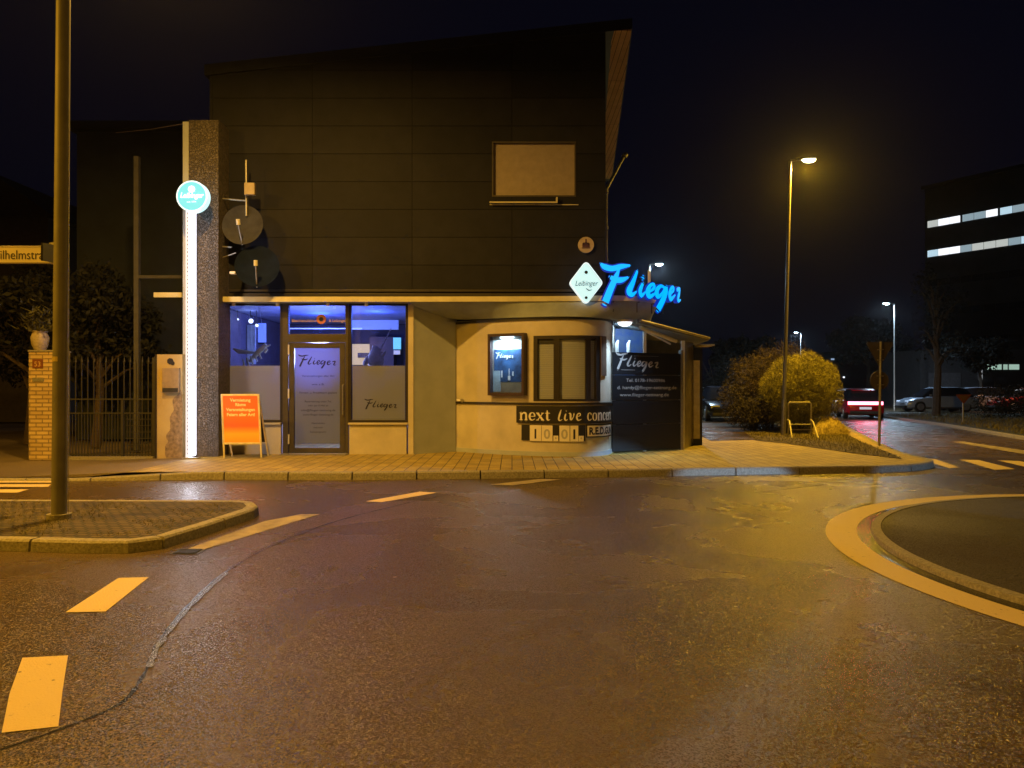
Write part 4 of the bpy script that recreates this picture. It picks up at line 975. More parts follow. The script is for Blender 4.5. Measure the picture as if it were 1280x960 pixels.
for nme, x0, x1, z0, z1 in (('frame_side',-aw-.04,-aw,-1.0,0),('frame_side',aw,aw+.04,-1.0,0),('frame_rail',-aw,aw,-.04,0),('frame_rail',-aw,aw,-1.0,-.96)): swp(nme, al, x0, x1, z0, z1, bev=.005)
pw = swp('poster', None, -aw, aw, -.96, -.04, -.004, .004)
m, n, b = newmat('orange_poster_print'); co = tc(n); sp = n.nodes.new('ShaderNodeSeparateXYZ'); link(n, co, sp.inputs[0])
mr = node(n, 'ShaderNodeMapRange'); link(n, sp.outputs[2], mr.inputs[0]); mr.inputs[1].default_value = .3; mr.inputs[2].default_value = 1.38
rm = node(n, 'ShaderNodeValToRGB'); link(n, mr.outputs[0], rm.inputs[0]); e = rm.color_ramp.elements
e[0].position = 0; e[0].color = (.9,.25,.03,1); e[1].position = 1; e[1].color = (.85,.13,.05,1)
x = e.new(.28); x.color = (.95,.42,.06,1); x = e.new(.42); x.color = (.85,.12,.06,1); x = e.new(.6); x.color = (.9,.16,.04,1)
link(n, rm.outputs[0], b.inputs['Base Color']); pw.data.materials.append(m)
b.inputs['Emission Strength'].default_value = 0
for s in (-1, 1):
    for x0 in (-aw-.035, aw+.005): swp('leg', al, x0, x0+.03, -1.27, -1.0 if s < 0 else -.02, s=s)
swp('back_panel', M['black'], -aw, aw, -.98, -.03, -.004, .004, s=1)
mb = MB(); A = lean(-1)
for t, z, w in (('Vermietung', -.15, .40), ('Räume', -.24, .20), ('Veranstaltungen', -.34, .56), ('Feiern aller Art!', -.44, .54)):
    put_text(mb, t, .085, lambda u, v, d: A @ Vector((u-.10*v-.06, -.004-d, v)), 0, z, .003, bold=.003, width=w)
mb.build('lettering', mat('cream_letters', (.85,.75,.6), .6, var=0), sw)

# ------------------------------------------------------------------ left: pillars, gate, terrace frame
gp = thing('gate_pillar', 'yellow brick gate pillar with house number beside the sign mast', 'pillar', P(52, 571, 14.8))
Y = 14.85; MB().box(X(36,Y), X(69,Y), Y, Y+.5, .06, Z(440,Y)).build('shaft', M['brick'], gp)
MB().box(X(35,Y), X(70,Y), Y-.02, Y+.52, Z(440,Y)+.002, Z(437.5,Y)).build('cap', M['kerb'], gp, bevel=.01)
q0, q1 = X(41,Y), X(54,Y); MB().box(q0, q1, Y-.015, Y-.002, Z(460,Y), Z(449,Y)).build('number_plate', mat('brown_plate', (.16,.05,.02), .5), gp)
mb = MB(); put_text(mb, '53', .14, wall_fn((q0+q1)/2, Z(458,Y), 1, Y-.015), 0, 0, .003); mb.build('house_number', mat('gold_digit', (.55,.35,.15), .5), gp)
MB().box(X(41,Y), X(55,Y), Y-.012, Y-.002, Z(477,Y), Z(472,Y)).build('letter_slot', M['galv'], gp)
gp2 = thing('gate_pillar', 'plastered gate pillar with letter box between iron gate and light column', 'pillar', P(212, 571, 14.9))
MB().box(X(195,Y), X(228,Y), Y, Y+.45, .08, Z(443,Y)).build('shaft', M['plaster'], gp2)
MB().box(X(194.5,Y), X(196.2,Y), Y-.02, Y-.002, .1, Z(443,Y)).build('edge_trim', M['frame'], gp2)
MB().box(X(205,Y), X(226,Y), Y-.09, Y-.002, Z(491,Y), Z(460,Y)).build('letter_box', mat('letter_box', (.28,.21,.14), .5), gp2, bevel=.008)
mb = MB(); mb.box(X(206,Y), X(225,Y), Y-.1, Y-.092, Z(490,Y), Z(485,Y)); mb.build('letter_flap', M['iron'], gp2)
mb = MB(); mb.disc((X(213,Y), Y-.012, Z(451.5,Y)), .065, th=.01, n=7); mb.disc((X(216,Y), Y-.014, Z(454,Y)), .04, th=.01, n=9); mb.build('ornament', M['ink'], gp2)
mb = MB()
pg = [(207,572),(206,560),(210,552),(207,545),(213,536),(212,522),(217,512),(216,500),(222,494),(227.5,493),(227.5,572)]
pg = [P(x, y, Y-.004) for x, y in crom([(a_, b_, 0) for a_, b_ in pg], 3) for x, y in [(x, y)]] if False else [P(v[0]+random.uniform(-.6,.6), v[1], Y-.004) for v in crom([(a_, b_, 0) for a_, b_ in pg], 4)]
mb.add(pg, [tuple(range(len(pg)))])
mb.build('plaster_damage', mat('bare_plaster', (.26,.19,.12), .95, var=.5, scale=14, bump=1), gp2)
pot = thing('potted_plant', 'small potted plant with stiff leaves on top of the yellow brick pillar', 'plant', P(51, 437, 15.1))
mb = MB(); q = P(50, 437, 15.1); q.z = Z(437.5,14.85)
mb.loft([[Vector((q.x+r*math.cos(a), q.y+r*math.sin(a), q.z+h)) for a in [2*math.pi*k/18 for k in range(18)]] for r, h in ((.10,.0),(.15,.12),(.17,.26),(.13,.36),(.15,.40))])
mb.build('pot', mat('stone_pot', (.36,.31,.24), .8, var=.3, scale=20, bump=.4), pot, smooth=True)
rg = np.random.default_rng(4); pts = [(q.x+rg.normal(0,.14), q.y+rg.normal(0,.12), q.z+.38+abs(rg.normal(0,.22))) for _ in range(320)]
blades('foliage', pts, .11, .028, mat('pot_leaf', (.07,.07,.03), .8), 1.2, pot, 8)
# gate
gt = thing('iron_gate', 'tall wrought iron double gate between the brick and plastered pillars', 'gate', P(140, 572, 15.0)); Y = 15.05
def bars(a, b, n, z0, z1, r, name, spear=True):
    mb = MB()
    for k in range(n):
        x = X(a+(b-a)*k/(n-1), Y); mb.box(x-r, x+r, Y-r, Y+r, z0, z1)
        if spear: mb.add([(x-.022,Y,z1-.01),(x,Y-.012,z1-.01),(x+.022,Y,z1-.01),(x,Y+.012,z1-.01),(x,Y,z1+.12)], [(0,1,4),(1,2,4),(2,3,4),(3,0,4),(3,2,1,0)])
    return mb.build(name, M['iron'], gt)
bars(72, 193, 17, .12, Z(452,Y), .009, 'upright_bars'); bars(75.5, 189.5, 16, .12, Z(517,Y), .007, 'short_bars', False)
mb = MB()
for y in (568, 516.5, 499): mb.box(X(70,Y), X(194,Y), Y-.014, Y+.014, Z(y,Y)-.014, Z(y,Y)+.014)
mb.build('rail', M['iron'], gt)
mb = MB()
for y in range(524, 566, 8): mb.box(X(158,Y), X(193,Y), Y-.018, Y-.012, Z(y,Y)-.008, Z(y,Y)+.008)
mb.build('lattice', M['iron'], gt)
mb = MB(); mb.box(X(191,Y), X(194.5,Y), Y-.03, Y+.03, .1, Z(447,Y)); mb.box(X(152,Y), X(155,Y), Y-.03, Y+.03, .1, Z(500,Y)); mb.build('post', M['iron'], gt)
MB().box(X(88,Y), X(194,Y), Y-.1, Y+.1, .05, .12).build('threshold', M['kerb'], gt)
tf = thing('terrace_frame', 'dark timber terrace frame with pale edge board left of the light column', 'pergola', P(170, 560, 16.5))
MB().box(X(167,16.5), X(173,16.5), 16.5, 16.6, PV, Z(195,16.5)).build('post', mat('grey_timber', (.07,.07,.075), .8), tf)
MB().box(X(173,16.5), X(230,16.5), 16.5, 16.58, Z(348,16.5), Z(344,16.5)).build('beam', mat('grey_timber_beam', (.06,.06,.065), .8), tf)
MB().box(X(192,15.2), X(227,15.2), 15.2, 15.26, Z(371.5,15.2), Z(365.5,15.2)).build('edge_board', M['fascia'], tf)
mb = MB(); mb.tube([P(145,166,18), P(190,161.5,16.8), P(228,155,15.3)], .008, 5)
tag(mb.build('overhead_cable', mat('cable', (.25,.2,.2), .5)), 'thin overhead cable running to the top of the stone pier', 'cable')
# neighbouring buildings
nb = thing('neighbour_house', 'unlit grey house wall rising behind the iron gate', 'house', (-9, 21, PV))
MB().box(X(96,20), X(262,20)+1.2, 20, 27, PV, Z(165,20)).build('wall', mat('neighbour_render', (.022,.03,.045), .9, var=.3, scale=1.5), nb)
mb = MB(); mb.box(X(90,20), X(262,20)+1.3, 19.7, 27.3, Z(165,20)+.003, Z(165,20)+.2); mb.build('roof', M['black'], nb)
for a in ():
    w = MB().box(X(a,20), X(a+22,20), 19.95, 20.02, Z(330,20), Z(270,20)).build('window', M['frame'], nb); MB().box(X(a+2,20), X(a+20,20), 19.93, 19.948, Z(327,20), Z(273,20)).build('pane', M['carglass'], w)
h2 = thing('far_house', 'faint gabled house behind the sign mast at the left edge', 'house', (-22, 30, PV)); Y = 30
MB().box(X(-160,Y), X(60,Y), Y, Y+8, PV, Z(270,Y)).build('wall', mat('far_render', (.10,.085,.075), .9), h2)
mb = MB(); mb.add([(X(-170,Y),Y-.3,Z(272,Y)),(X(72,Y),Y-.3,Z(272,Y)),(X(-10,Y),Y-.3,Z(215,Y)),(X(-170,Y),Y+8.3,Z(272,Y)),(X(72,Y),Y+8.3,Z(272,Y)),(X(-10,Y),Y+8.3,Z(215,Y))], [(0,1,2),(5,4,3),(1,4,5,2),(0,2,5,3),(0,3,4,1)])
mb.build('roof', mat('dark_tiles', (.05,.035,.03), .9), h2)
w = MB().box(X(5,Y), X(25,Y), Y-.05, Y+.02, Z(400,Y), Z(350,Y)).build('window', M['frame'], h2)

# ------------------------------------------------------------------ vegetation
def leaf_cloud(name, centers, radii, n, size, m, parent, seed, outward=.5, long=2.2, shell=.55, lumpy=.12):
    rg = np.random.default_rng(seed); vs = []; C_ = np.array(centers); R_ = np.array(radii)
    w = (R_[:, 0]*R_[:, 1]*R_[:, 2]); idx = rg.choice(len(C_), n, p=w/w.sum())
    d = rg.normal(size=(n, 3)); d /= np.linalg.norm(d, axis=1)[:, None]
    rad = rg.uniform(shell, 1, n)**.6
    lump = 1+lumpy*np.sin(d[:, 0]*7+idx)*np.sin(d[:, 2]*8+idx*2)
    p = C_[idx]+d*R_[idx]*(rad*lump)[:, None]; p = p[p[:, 2] > .12]; n = len(p); d = d[:n]
    ax = d*outward+rg.normal(size=(n, 3))*.6; ax /= np.linalg.norm(ax, axis=1)[:, None]
    sd = np.cross(ax, rg.normal(size=(n, 3))); sd /= np.linalg.norm(sd, axis=1)[:, None]
    s = size*rg.uniform(.5, 1.4, n)[:, None]
    v = np.zeros((n*4, 3)); v[0::4] = p-ax*s*long/2; v[1::4] = p+sd*s*.5; v[2::4] = p+ax*s*long/2; v[3::4] = p-sd*s*.5
    me = bpy.data.meshes.new(name); me.from_pydata(v.tolist(), [], [(4*i, 4*i+1, 4*i+2, 4*i+3) for i in range(n)]); me.materials.append(m)
    o = bpy.data.objects.new(name, me); C.objects.link(o)
    if parent is not None: attach(o, parent)
    return o
def shrub(label, px, base, w, h, n, m, seed, Y=None, lumps=7, size=.035, long=5, stem=True, outward=1.4, grp='shrubs by the side street'):
    t = thing('shrub', label, 'shrub', (X(px,Y), Y, PV), grp); rg = random.Random(seed); q = Vector((X(px,Y), Y, PV)); cs_ = []; rs_ = []
    if lumps == 1: cs_ = [(q.x, q.y, PV+h*.5)]; rs_ = [(w/2, w/2, h*.53)]
    else:
        for k in range(lumps):
            a = rg.uniform(0, 6.28); f = rg.uniform(.1, .6); hh = rg.uniform(.35, .75)
            cs_.append((q.x+math.cos(a)*w*.5*f, q.y+math.sin(a)*w*.5*f, PV+h*hh)); rs_.append((w*rg.uniform(.22,.34), w*rg.uniform(.22,.34), h*rg.uniform(.22,.34)))
        cs_.append((q.x, q.y, PV+h*.35)); rs_.append((w*.42, w*.42, h*.36))
    leaf_cloud('foliage', cs_, rs_, n, size, m, t, seed, outward, long, .25 if lumps > 1 else .35, .14 if lumps > 1 else .07)
    mb = MB()
    for k in range(9):
        a = rg.uniform(0, 6.28); mb.tube([(q.x+.1*math.cos(a), q.y+.1*math.sin(a), PV), (q.x+w*.15*math.cos(a), q.y+w*.15*math.sin(a), PV+h*.4), (q.x+w*.33*math.cos(a+.3), q.y+w*.33*math.sin(a+.3), PV+h*.85)], [.025,.015,.005], 5)
    mb.build('stems', M['bark'], t)
    return t
shrub('rounded golden shrub trimmed to a dome behind the street lamp', 1000, 545, 2.5, 2.45, 52000, M['hedge'], 21, 23.3, 1, .010, 14)
shrub('tall loose bare shrub with wiry twigs left of the rounded shrub', 962, 545, 2.5, 2.9, 15000, M['twig'], 22, 25.2, 9, .014, 14)
shrub('broad brown shrub overhanging the dark parked car', 940, 540, 2.6, 2.75, 15000, M['twigdark'], 23, 26.5, 9, .018, 8)
shrub('low dark shrub at the foot of the tall twiggy shrub', 940, 545, 2.2, 1.5, 9000, M['twigdark'], 24, 23.9, 6, .02, 6)
shrub('wispy shrub showing above the rounded golden shrub', 985, 545, 2.6, 3.3, 5000, M['twig'], 25, 28.0, 8, .015, 10)
shrub('dim bluish green shrub at the far end of the lane', 905, 520, 4.0, 3.6, 9000, M['leafdark'], 26, 44.0, 8, .05, 3)
def tree(label, x, y, h, w, n, m, seed, size=.12, base=PV, grp='trees in the dark background'):
    t = thing('tree', label, 'tree', (x, y, base), grp); rg = random.Random(seed)
    mb = MB(); mb.tube([(x, y, base), (x+.1, y, base+h*.3), (x, y+.1, base+h*.6), (x+.1, y, base+h*.9)], [h*.028, h*.022, h*.013, .02], 8); cs_ = []; rs_ = []
    for k in range(11):
        a = rg.uniform(0, 6.28); z0 = base+h*rg.uniform(.3, .7); L = w*.5*rg.uniform(.5, 1); e = (x+math.cos(a)*L, y+math.sin(a)*L, z0+h*rg.uniform(.1, .28))
        mb.tube([(x, y, z0), ((x+e[0])/2, (y+e[1])/2, z0+(e[2]-z0)*.7), e], [h*.012, h*.007, .01], 5); cs_.append(e); rs_.append((w*.2, w*.2, h*.12))
    mb.build('trunk', M['bark'], t); leaf_cloud('crown', cs_+[(x, y, base+h*.7)], rs_+[(w*.3, w*.3, h*.25)], n, size, m, t, seed, .3, 2, .2); return t
tree('dark conifer like tree behind the iron gate', X(120,17.6), 17.6, 4.2, 2.6, 5000, M['leafdark'], 31, .07)
tree('dark tree behind the yellow brick pillar', X(20,18), 18.5, 4.6, 3.6, 6000, M['leafdark'], 32, .08)
tree('bare dark tree left of the office block', X(1085,66), 66, 8, 6, 4000, M['leafdark'], 33, .2)
tree('dark tree between the lane and the far street lamp', X(930,62), 62, 6, 4.5, 4000, M['leafdark'], 34, .2)
tree('slender dark tree rising before the parked cars', X(1170,38), 38, 7.5, 2.4, 900, M['leafdark'], 35, .1, .09)
tree('dark tree in front of the office entrance', X(1225,50), 50, 5, 4, 2500, M['leafdark'], 36, .15, .09)
hd = thing('hedge', 'black clipped hedge at the right edge before the car park', 'hedge', (26, 36, .09))
leaf_cloud('foliage', [(X(1240+k*34,34), 34+k*.3, .85) for k in range(6)], [(.9,.6,.85)]*6, 9000, .05, M['leafdark'], hd, 41, .4, 2, .3)
mb = MB(); q = Vector((X(1037,22.2), 22.2, PV)); rs = []
for r, h in ((.54,.0),(.48,.14),(.38,.29),(.24,.40),(.10,.46),(.01,.47)):
    rs.append([Vector((q.x+r*(1+.15*math.sin(2*a+1))*math.cos(a), q.y+r*.8*math.sin(a), q.z+h*(1+.06*math.sin(3*a)))) for a in [2*math.pi*k/24 for k in range(24)]])
mb.loft(rs)
mo = tag(mb.build('straw_mound', M['sand'], smooth=True), 'small mound of straw coloured mulch beside the metal rack', 'mound')
rg = np.random.default_rng(2); pts = []
for _ in range(1500):
    a = rg.uniform(0, 6.28); r = rg.uniform(0, .6); pts.append((q.x+r*math.cos(a), q.y+.8*r*math.sin(a), q.z+.46*max(0, 1-(r/.62)**1.8)))
o = blades('straw', pts, .07, .006, M['sand'], 1.2, mo, 9)

# ------------------------------------------------------------------ poles, lamps, signs
lm = thing('sign_mast', 'tall grey steel mast on the traffic island carrying the street name signs', 'pole', G(74, 648, .1))
q = G(74, 648, .107); mb = MB(); mb.tube([q, (q.x+.055, q.y, 7.0)], [.076, .066], 24); mb.build('pole', M['poleg'], lm, smooth=True)
mb = MB(); mb.tube([q, q+Vector((0,0,.05))], .12, 20); mb.build('collar', M['kerb'], lm)
mb = MB(); mb.tube([(q.x+.01,q.y,Z(452,q.y)), (q.x+.01,q.y,Z(446,q.y))], .0745, 20); mb.build('band', mat('yellow_band', (.5,.4,.15), .5), lm)
s1 = thing('street_name_sign', 'pale street name plate reading Wilhelmstraße on the left mast', 'street sign', P(20, 318, 8.45))
Y = 8.44; zc = Z(318.5, Y); MB().box(X(-32,Y), X(68,Y), Y, Y+.02, Z(329.5,Y), Z(307.5,Y)).build('plate', mat('sign_enamel', (.66,.60,.48), .4, var=.05), s1, bevel=.003)
mb = MB(); frame_rect(mb, X(-31,Y), X(67,Y), Z(328.8,Y), Z(308.2,Y), .005, Y-.003, Y-.001); put_text(mb, 'Wilhelmstraße', .148, wall_fn(X(-14.5,Y), zc-.05, 1, Y), 0, 0, .003, align='LEFT', width=.745)
mb.build('lettering', M['ink'], s1)
s2 = thing('street_name_sign', 'dark street name plate seen edge on in front of the left mast', 'street sign', P(62, 317, 8.3))
mb = MB(); A_ = P(51, 303, 8.15); Bq = P(76, 308, 8.46); hh = .20
mb.add([A_, Bq, Bq-Vector((0,0,hh)), A_-Vector((0,0,hh)), A_+Vector((.015,.012,0)), Bq+Vector((.015,.012,0)), Bq+Vector((.015,.012,-hh)), A_+Vector((.015,.012,-hh))], [(0,1,2,3),(7,6,5,4),(0,4,5,1),(1,5,6,2),(2,6,7,3),(3,7,4,0)])
mb.build('plate', M['iron'], s2)
mb = MB(); mb.tube([P(74,305,8.47), P(74,330,8.47)], .1, 16); mb.build('clamp', M['galv'], s2)
mb = MB(); mb.box(q.x+.10, q.x+.105, q.y-.003, q.y+.003, .1, 6.9); tag(mb.build('mast_cable', M['galv']), 'thin cable running up beside the left mast', 'cable')

def street_lamp(label, px_b, px_t, pyt, Y, base, arm, ht, m, col, power, r=.075, group='street lamps'):
    b = Vector((X(px_b,Y), Y, base)); t = Vector((X(px_t,Y), Y, Z(pyt,Y)))
    L = thing('street_lamp', label, 'street lamp', b, group)
    mb = MB(); mb.tube([b, b.lerp(t,.12), b.lerp(t,.13), t], [r, r*.95, r*.75, r*.5], 16); mb.build('pole', M['galv'], L, smooth=True)
    mb = MB(); mb.tube([t, t+Vector((arm*.4,0,.03))], r*.4, 8); mb.build('arm', M['galv'], L)
    h0 = t+Vector((arm*.35,0,.02)); h1 = t+Vector((arm,0,.05)); mb = MB()
    mb.loft([[Vector((x, Y-w, z+.02)), Vector((x, Y-w*.6, z+.09)), Vector((x, Y+w*.6, z+.09)), Vector((x, Y+w, z+.02))] for x, w, z in ((h0.x,.05,h0.z-.02),(h0.x+(h1.x-h0.x)*.35,.13,h0.z-.01),(h1.x,.11,h1.z-.03))])
    mb.build('lamp_head', M['galv'], L)
    mb = MB(); c_ = (h0+h1)/2+Vector((arm*.08,0,0)); rs = []
    for k in range(5): a = k/4*math.pi/2*.97; rs.append([Vector((c_.x+abs(arm)*.28*math.cos(a)*math.cos(u), Y+.11*math.cos(a)*math.sin(u), c_.z-.0-.085*math.sin(a))) for u in [2*math.pi*j/16 for j in range(16)]])
    mb.loft(rs); mb.build('lens', m, L, smooth=True)
    area('street_lamp_light', (c_.x, Y, c_.z-.14), power, col, .35); return L
street_lamp('tall street lamp with warm light standing before the rounded shrub', 979, 988, 201, 21.9, PV, .72, 8, M['lampwarm'], YEL, 1600)
street_lamp('cold white street lamp beyond the red car', 1118, 1118, 380, 47.5, .09, -.7, 7, M['lampcold'], COLD, 650)
street_lamp('farthest cold street lamp above the rounded shrub', 1001, 1001, 416, 78, PV, -.65, 7, M['lampcold'], COLD, 900)
street_lamp('cold street lamp showing over the end of the neon word', 812, 812, 331, 35, PV, .6, 7, M['lampcold'], COLD, 1000)

# road sign from behind
rs_ = thing('give_way_sign', 'back of a give way sign above a round disc on a thin post', 'road sign', G(1099, 557, PV)); q = G(1099, 557, PV); Y = q.y
bm_ = mat('sign_back', (.085,.07,.06), .6, metal=.3)
mb = MB(); mb.tube([q, (X(1101,Y), Y, Z(427,Y))], .03, 10); mb.build('post', M['galv'], rs_)
mb = MB(); a, b, c_ = P(1082.5,427.5,Y), P(1119,427.5,Y), P(1100.5,459,Y)
def tri(k):
    cc = (a+b+c_)/3; out = []
    for p, r_ in ((a, b), (b, c_), (c_, a)):
        out += [p.lerp(r_, .07), p.lerp(r_, .93)]
    return [cc+(p-cc)*k for p in out]
t_ = tri(1); mb.loft([[p+Vector((0,.03,0)) for p in t_], [p+Vector((0,.04,0)) for p in t_]]); mb.build('triangle_plate', bm_, rs_)
mb = MB(); mb.disc((X(1100,Y), Y+.03, Z(475.5,Y)), .225, th=.012, n=32); mb.build('disc_plate', bm_, rs_)
mb = MB()
for y in (437, 450, 470, 481): mb.box(X(1097,Y), X(1104,Y), Y-.035, Y+.03, Z(y,Y)-.012, Z(y,Y)+.012)
mb.build('clamp', M['galv'], rs_)
gs = thing('give_way_sign', 'small red bordered give way triangle in front of the white parked car', 'road sign', (X(1204,30), 30, .09))
Y = 30; a, b, c_ = P(1194,493,Y), P(1215,493,Y), P(1204.5,505,Y)
for k, y0, nme, mm in ((1, 0, 'border', mat('sign_red', (.09,.02,.015), .6)), (.6, -.012, 'face', mat('sign_orange', (.08,.04,.03), .6))):
    mb = MB(); t_ = tri(k); mb.loft([[p+Vector((0,y0,0)) for p in t_], [p+Vector((0,y0+.01,0)) for p in t_]]); mb.build(nme, mm, gs)
mb = MB(); mb.tube([(X(1204.5,Y),Y+.04,.09),(X(1204.5,Y),Y+.04,Z(494,Y))], .03, 8); mb.build('post', M['galv'], gs)

# metal rack by the lamp
rk_ = thing('metal_rack', 'bent tubular metal frame standing in the grass beside the street lamp', 'rack', P(1002, 550, 21.2)); Y = 21.2
rm_ = mat('pale_tube', (.48,.45,.36), .6, metal=.1)
mb = MB(); mb.tube([P(985.5,527,Y), P(985.5,505,Y), P(987,503,Y), P(1012,503,Y), P(1014,505,Y), P(1014,527,Y)], .022, 8); mb.build('back_frame', rm_, rk_, smooth=True)
for pp in ([P(984,525,Y-.1), P(986.5,526,Y-.15), P(990.5,550,Y-.7)], [P(1013,525,Y-.1), P(1016,527,Y-.15), P(1023,548,Y-.7)]):
    mb = MB(); mb.tube(pp, .024, 8); mb.build('leg', rm_, rk_, smooth=True)
for pp in ([P(985.5,527,Y), P(985,549,Y+.3)], [P(1014,527,Y), P(1014,549,Y+.3)]): mb = MB(); mb.tube(pp, .018, 8); mb.build('leg', rm_, rk_)
mb = MB()
for y in (530.5, 537): mb.tube([P(987,y,Y-.1), P(1014,y,Y-.1)], .014, 8)
mb.build('crossbar', rm_, rk_)

# ------------------------------------------------------------------ cars
def car(label, loc, rz, col, L=4.3, Wd=1.78, Hh=1.45, tail=False, head=False, seed=0, grp='cars'):
    t = thing('parked_car' if not tail else 'red_car', label, 'car', loc, grp); R = Matrix.Translation(loc) @ Matrix.Rotation(rz, 4, 'Z')
    pm = mat('car_paint', col, .25, metal=.2, var=.05)
    st = [(-.5,.78,.30,.62),(-.485,.90,.24,.78),(-.40,.985,.20,.90),(-.25,1,.20,.93),(0,1,.20,.94),(.2,.99,.20,.90),(.36,.96,.20,.80),(.46,.86,.22,.66),(.5,.70,.30,.55)]
    def sec(x, w, z0, z1):
        hw = Wd/2*w; return [R @ Vector((hw*a, x*L, z)) for a, z in ((-.86,z0),(-1,z0+.1),(-1,(z0+z1)/2),(-.985,z1-.06),(-.9,z1),(.9,z1),(.985,z1-.06),(1,(z0+z1)/2),(1,z0+.1),(.86,z0))]
    mb = MB(); mb.loft([sec(*s) for s in st]); mb.build('body', pm, t, smooth=True)
    gr = [(-.44,.84,.88,.90),(-.33,.80,.89,Hh-.06),(-.2,.78,.90,Hh),(.02,.78,.90,Hh),(.12,.79,.90,Hh-.07),(.27,.84,.86,.90)]
    mb = MB(); mb.loft([[R @ Vector((Wd/2*a, x*L, z)) for a, z in ((-w-.08,z0),(-w+.02,(z0+z1)/2),(-w+.16,z1),(w-.16,z1),(w-.02,(z0+z1)/2),(w+.08,z0))] for x, w, z0, z1 in gr]); mb.build('windows', M['carglass'], t, smooth=True)
    mb = MB(); mb.loft([[R @ Vector((Wd/2*a, x*L, z)) for a, z in ((-w,z1),(-w+.08,z1+.03),(w-.08,z1+.03),(w,z1))] for x, w, z1 in ((-.345,.60,Hh-.09),(-.2,.66,Hh-.015),(.02,.66,Hh-.015),(.115,.62,Hh-.085))]); mb.build('roof', pm, t, smooth=True)
    for sx in (-1, 1):
        for y in (-.31, .31):
            c_ = Vector((sx*(Wd/2-.11), y*L, .32)); mb = MB()
            mb.loft([[R @ (c_+Vector((dx, r_*math.cos(a), r_*math.sin(a)))) for a in [2*math.pi*k/24 for k in range(24)]] for dx, r_ in ((-.1,.27),(-.09,.32),(.09,.32),(.1,.27))])
            w = mb.build('wheel', M['tyre'], t); mb = MB(); mb.loft([[R @ (c_+Vector((dx, r_*math.cos(a), r_*math.sin(a)))) for a in [2*math.pi*k/16 for k in range(16)]] for dx, r_ in ((sx*.095,.2),(sx*.112,.19))]); mb.build('rim', M['rim'], w)
        mb = MB(); mb.box(sx*(Wd/2+.02)-.05, sx*(Wd/2+.02)+.07*sx+.03, .17*L, .17*L+.12, .92, 1.04, R); mb.build('mirror', pm, t)
        mb = MB(); mb.box(sx*Wd*.31-.17, sx*Wd*.31+.17, .462*L, .475*L, .56, .68, R); mb.build('headlight', M['head'] if head else mat('headlamp_glass', (.4,.42,.45), .1), t)
        mb = MB(); mb.box(sx*Wd*.31-.17 if not tail else sx*Wd*.215-Wd*.215, sx*Wd*.31+.17 if not tail else sx*Wd*.215+Wd*.215, -.497*L, -.485*L, .70 if tail else .66, .85 if tail else .78, R); mb.build('tail_light', M['tail'] if tail else mat('tail_glass', (.25,.01,.01), .2), t)
    mb = MB(); mb.box(-.26, .26, -.508*L, -.50*L, .48, .59, R); mb.build('number_plate', M['plate'] if tail else M['white'], t)
    mb = MB(); mb.box(-.68, .68, -.512*L, -.47*L, .26, .40, R); mb.box(-.68, .68, .47*L, .51*L, .26, .38, R); mb.build('bumper', M['tyre'], t, bevel=.02)
    return t
rc = Vector((X(1073.5,37.5), 37.5, 0)); car('red car with glowing full width tail light driving away up the side street', rc, -.30, (.30,.004,.02), tail=True)
area('tail_glow', rc+Vector((-.62,-2.35,.80)), 11, (1,.06,.14), 1.2, shape='RECTANGLE', sy=.1, aim=rc+Vector((-1.2,-6,.2)))
area('plate_glow', rc+Vector((-.62,-2.35,.62)), 1.2, (.8,.85,1), .4, shape='RECTANGLE', sy=.03, aim=rc+Vector((-.7,-2.9,0)))
hl = bpy.data.lights.new('headlamp_beam', 'SPOT'); hl.energy = 900; hl.color = (.8,.9,1); hl.spot_size = 1.1; hl.shadow_soft_size = .1
ho = bpy.data.objects.new('headlamp_beam', hl); C.objects.link(ho); ho.location = rc+Vector((.75,2.3,.62)); ho.rotation_euler = (Vector((.3,1,-.04))).to_track_quat('-Z', 'Y').to_euler()
car('dark parked car half hidden behind the brown shrub', Vector((X(903,32), 32, PV)), 3.0, (.012,.013,.02), head=False)
car('pale car parked at the far end of the lane', Vector((X(881,58), 58, PV)), 3.1, (.35,.45,.55), head=True)
car('white hatchback parked side on before the office block', Vector((X(1176,43.5), 44, .09)), 1.5, (.28,.32,.40), L=4.1, head=True)
car('silver car parked to the right of the white hatchback', Vector((X(1228,45), 46, .09)), 1.45, (.30,.33,.40), L=4.4)
car('grey car parked in front of the red car, its side lit', Vector((X(1052,46), 46, 0)), -.28, (.30,.32,.38), L=4.3)
car('dark red car parked beside the far street lamp', Vector((X(1092,52), 54, 0)), -.3, (.06,.01,.015), L=4.3)

# ------------------------------------------------------------------ office block and far buildings
of = thing('office_block', 'dark multi storey office block with two rows of lit windows', 'office building', (48, 88, .1))
o0 = Vector((X(1156,90), 90, 0)); od_ = Vector((3.8,-5.8,0)).normalized(); on = Vector((od_.y, -od_.x, 0)); OL = 26; OZ = 25.5
def of_(u, v, d=0): return o0+od_*u+on*d+Vector((0,0,v))
def obox(mb, u0, u1, v0, v1, d0, d1):
    mb.add([of_(*a) for a in ((u0,v0,d1),(u1,v0,d1),(u1,v0,d0),(u0,v0,d0),(u0,v1,d1),(u1,v1,d1),(u1,v1,d0),(u0,v1,d0))], [(0,3,2,1),(4,5,6,7),(0,1,5,4),(1,2,6,5),(2,3,7,6),(3,0,4,7)])
mb = MB(); obox(mb, 0, OL, .1, OZ, -12, 0); mb.build('wall', M['concrete'], of)
mb = MB(); obox(mb, -.3, OL+.3, OZ+.003, OZ+.4, -12.3, .3); mb.build('roof', M['black'], of)
lit = {20.7: (1,.7,.9), 17.2: (1,.8,.8)}
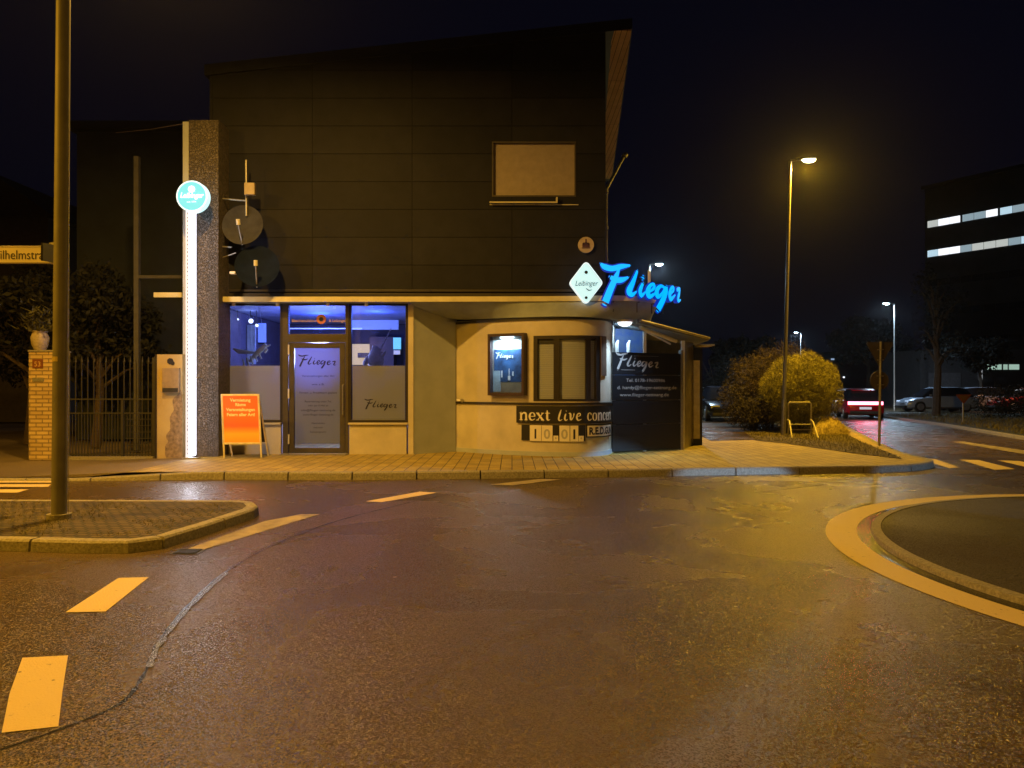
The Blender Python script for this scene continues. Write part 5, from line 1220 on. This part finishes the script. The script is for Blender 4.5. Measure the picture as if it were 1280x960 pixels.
for fl in range(6):
    z = 3.0+3.54*fl
    for k in range(18):
        on_lit = fl in (5, 4) 
        u0 = .35+k*1.26+(.35 if fl == 5 else 0)*(k//3)*.6; u1 = u0+1.20
        if u1 > OL: continue
        pyv = random.random(); 
        if on_lit:
            c_ = [(.55,.75,.85), (.6,.85,1.0), (.9,.95,1.0), (.8,.85,.8)][int(pyv*4)]; s_ = [.45,.8,1.3,.6][int(pyv*4)]*(1 if fl == 4 else 1.3)
            m_ = M.setdefault('lit%d' % int(pyv*4), emis('lit_office_window', c_, s_))
        else: m_ = M['carglass']
        mb = MB(); obox(mb, u0, u1, z+.1, z+.88, .01, .05); mb.build('window', m_, of)
an2 = thing('office_annex', 'low dark building with a lit window strip at the right edge', 'building', (36, 52, .1))
MB().box(X(1150,56), X(1420,56), 56, 62, .09, Z(452,56)+.9).build('wall', mat('annex_wall', (.05,.05,.055), .8), an2)
for a, b in ((1234,1245.5),(1246.5,1251.5),(1254,1259),(1261,1273.5)):
    MB().box(X(a,56), X(b,56), 55.95, 55.99, Z(462,56), Z(455.5,56)).build('window', emis('green_white_window', (.5,.75,.62), .55+.1*random.random()), an2)
MB().box(X(1223.5,56), X(1227,56), 55.9, 55.97, Z(475,56), Z(460,56)).build('door_light', emis('door_light', (.8,.85,.9), .45), an2)
MB().box(X(1160,56), X(1200,56), 55.9, 55.97, Z(500,56), Z(466,56)).build('gate_panel', mat('annex_gate', (.10,.10,.11), .7), an2)
kc = car('red car with orange light on its roof behind the black hedge', Vector((X(1262,46), 44, .09)), 1.4, (.25,.02,.02), L=4.4)
area('hedge_car_light', P(1262,477,43.5), 25, (1,.45,.2), .8, aim=P(1262,490,44))
fb = thing('far_building', 'low unlit building at the far end of the side street', 'building', (40, 110, .1))
MB().box(X(1030,110), X(1150,110), 110, 118, .1, Z(440,110)).build('wall', mat('far_wall', (.04,.04,.05), .8), fb)
for px, py, c_, s_, z in ((1055,471.5,(.9,.95,1),1.2,1), (1133.5,467.5,(1,.8,.5),.7,2.2), (1135,443,(.7,.8,.9),.35,1.3), (1041,449,(.5,.7,1),.5,2)):
    mb = MB(); mb.box(X(px-z,109.8), X(px+z,109.8), 109.8, 109.9, Z(py+1,109.8), Z(py-1,109.8)); mb.build('window', emis('far_window', c_, s_), fb)
for o in list(bpy.data.objects):
    if o.name.startswith('lettering') and o.parent is None: bpy.data.objects.remove(o)

if BLOOM_HAZE:
    hz = MB(); hz.box(-75, 95, -12, 125, -1.0, 30.5); ho_ = hz.build('bloom_haze', None); ho_['kind'] = 'stuff'  # thin air volume added to imitate bloom around the lamps
    m = bpy.data.materials.new('bloom_air'); m.use_nodes = True; n = m.node_tree; n.nodes.remove(n.nodes['Principled BSDF'])
    v = n.nodes.new('ShaderNodeVolumePrincipled'); v.inputs['Color'].default_value = (.8,.85,.9,1); v.inputs['Density'].default_value = BLOOM_HAZE; v.inputs['Anisotropy'].default_value = .88
    link(n, v.outputs[0], n.nodes['Material Output'].inputs['Volume']); ho_.data.materials.append(m)
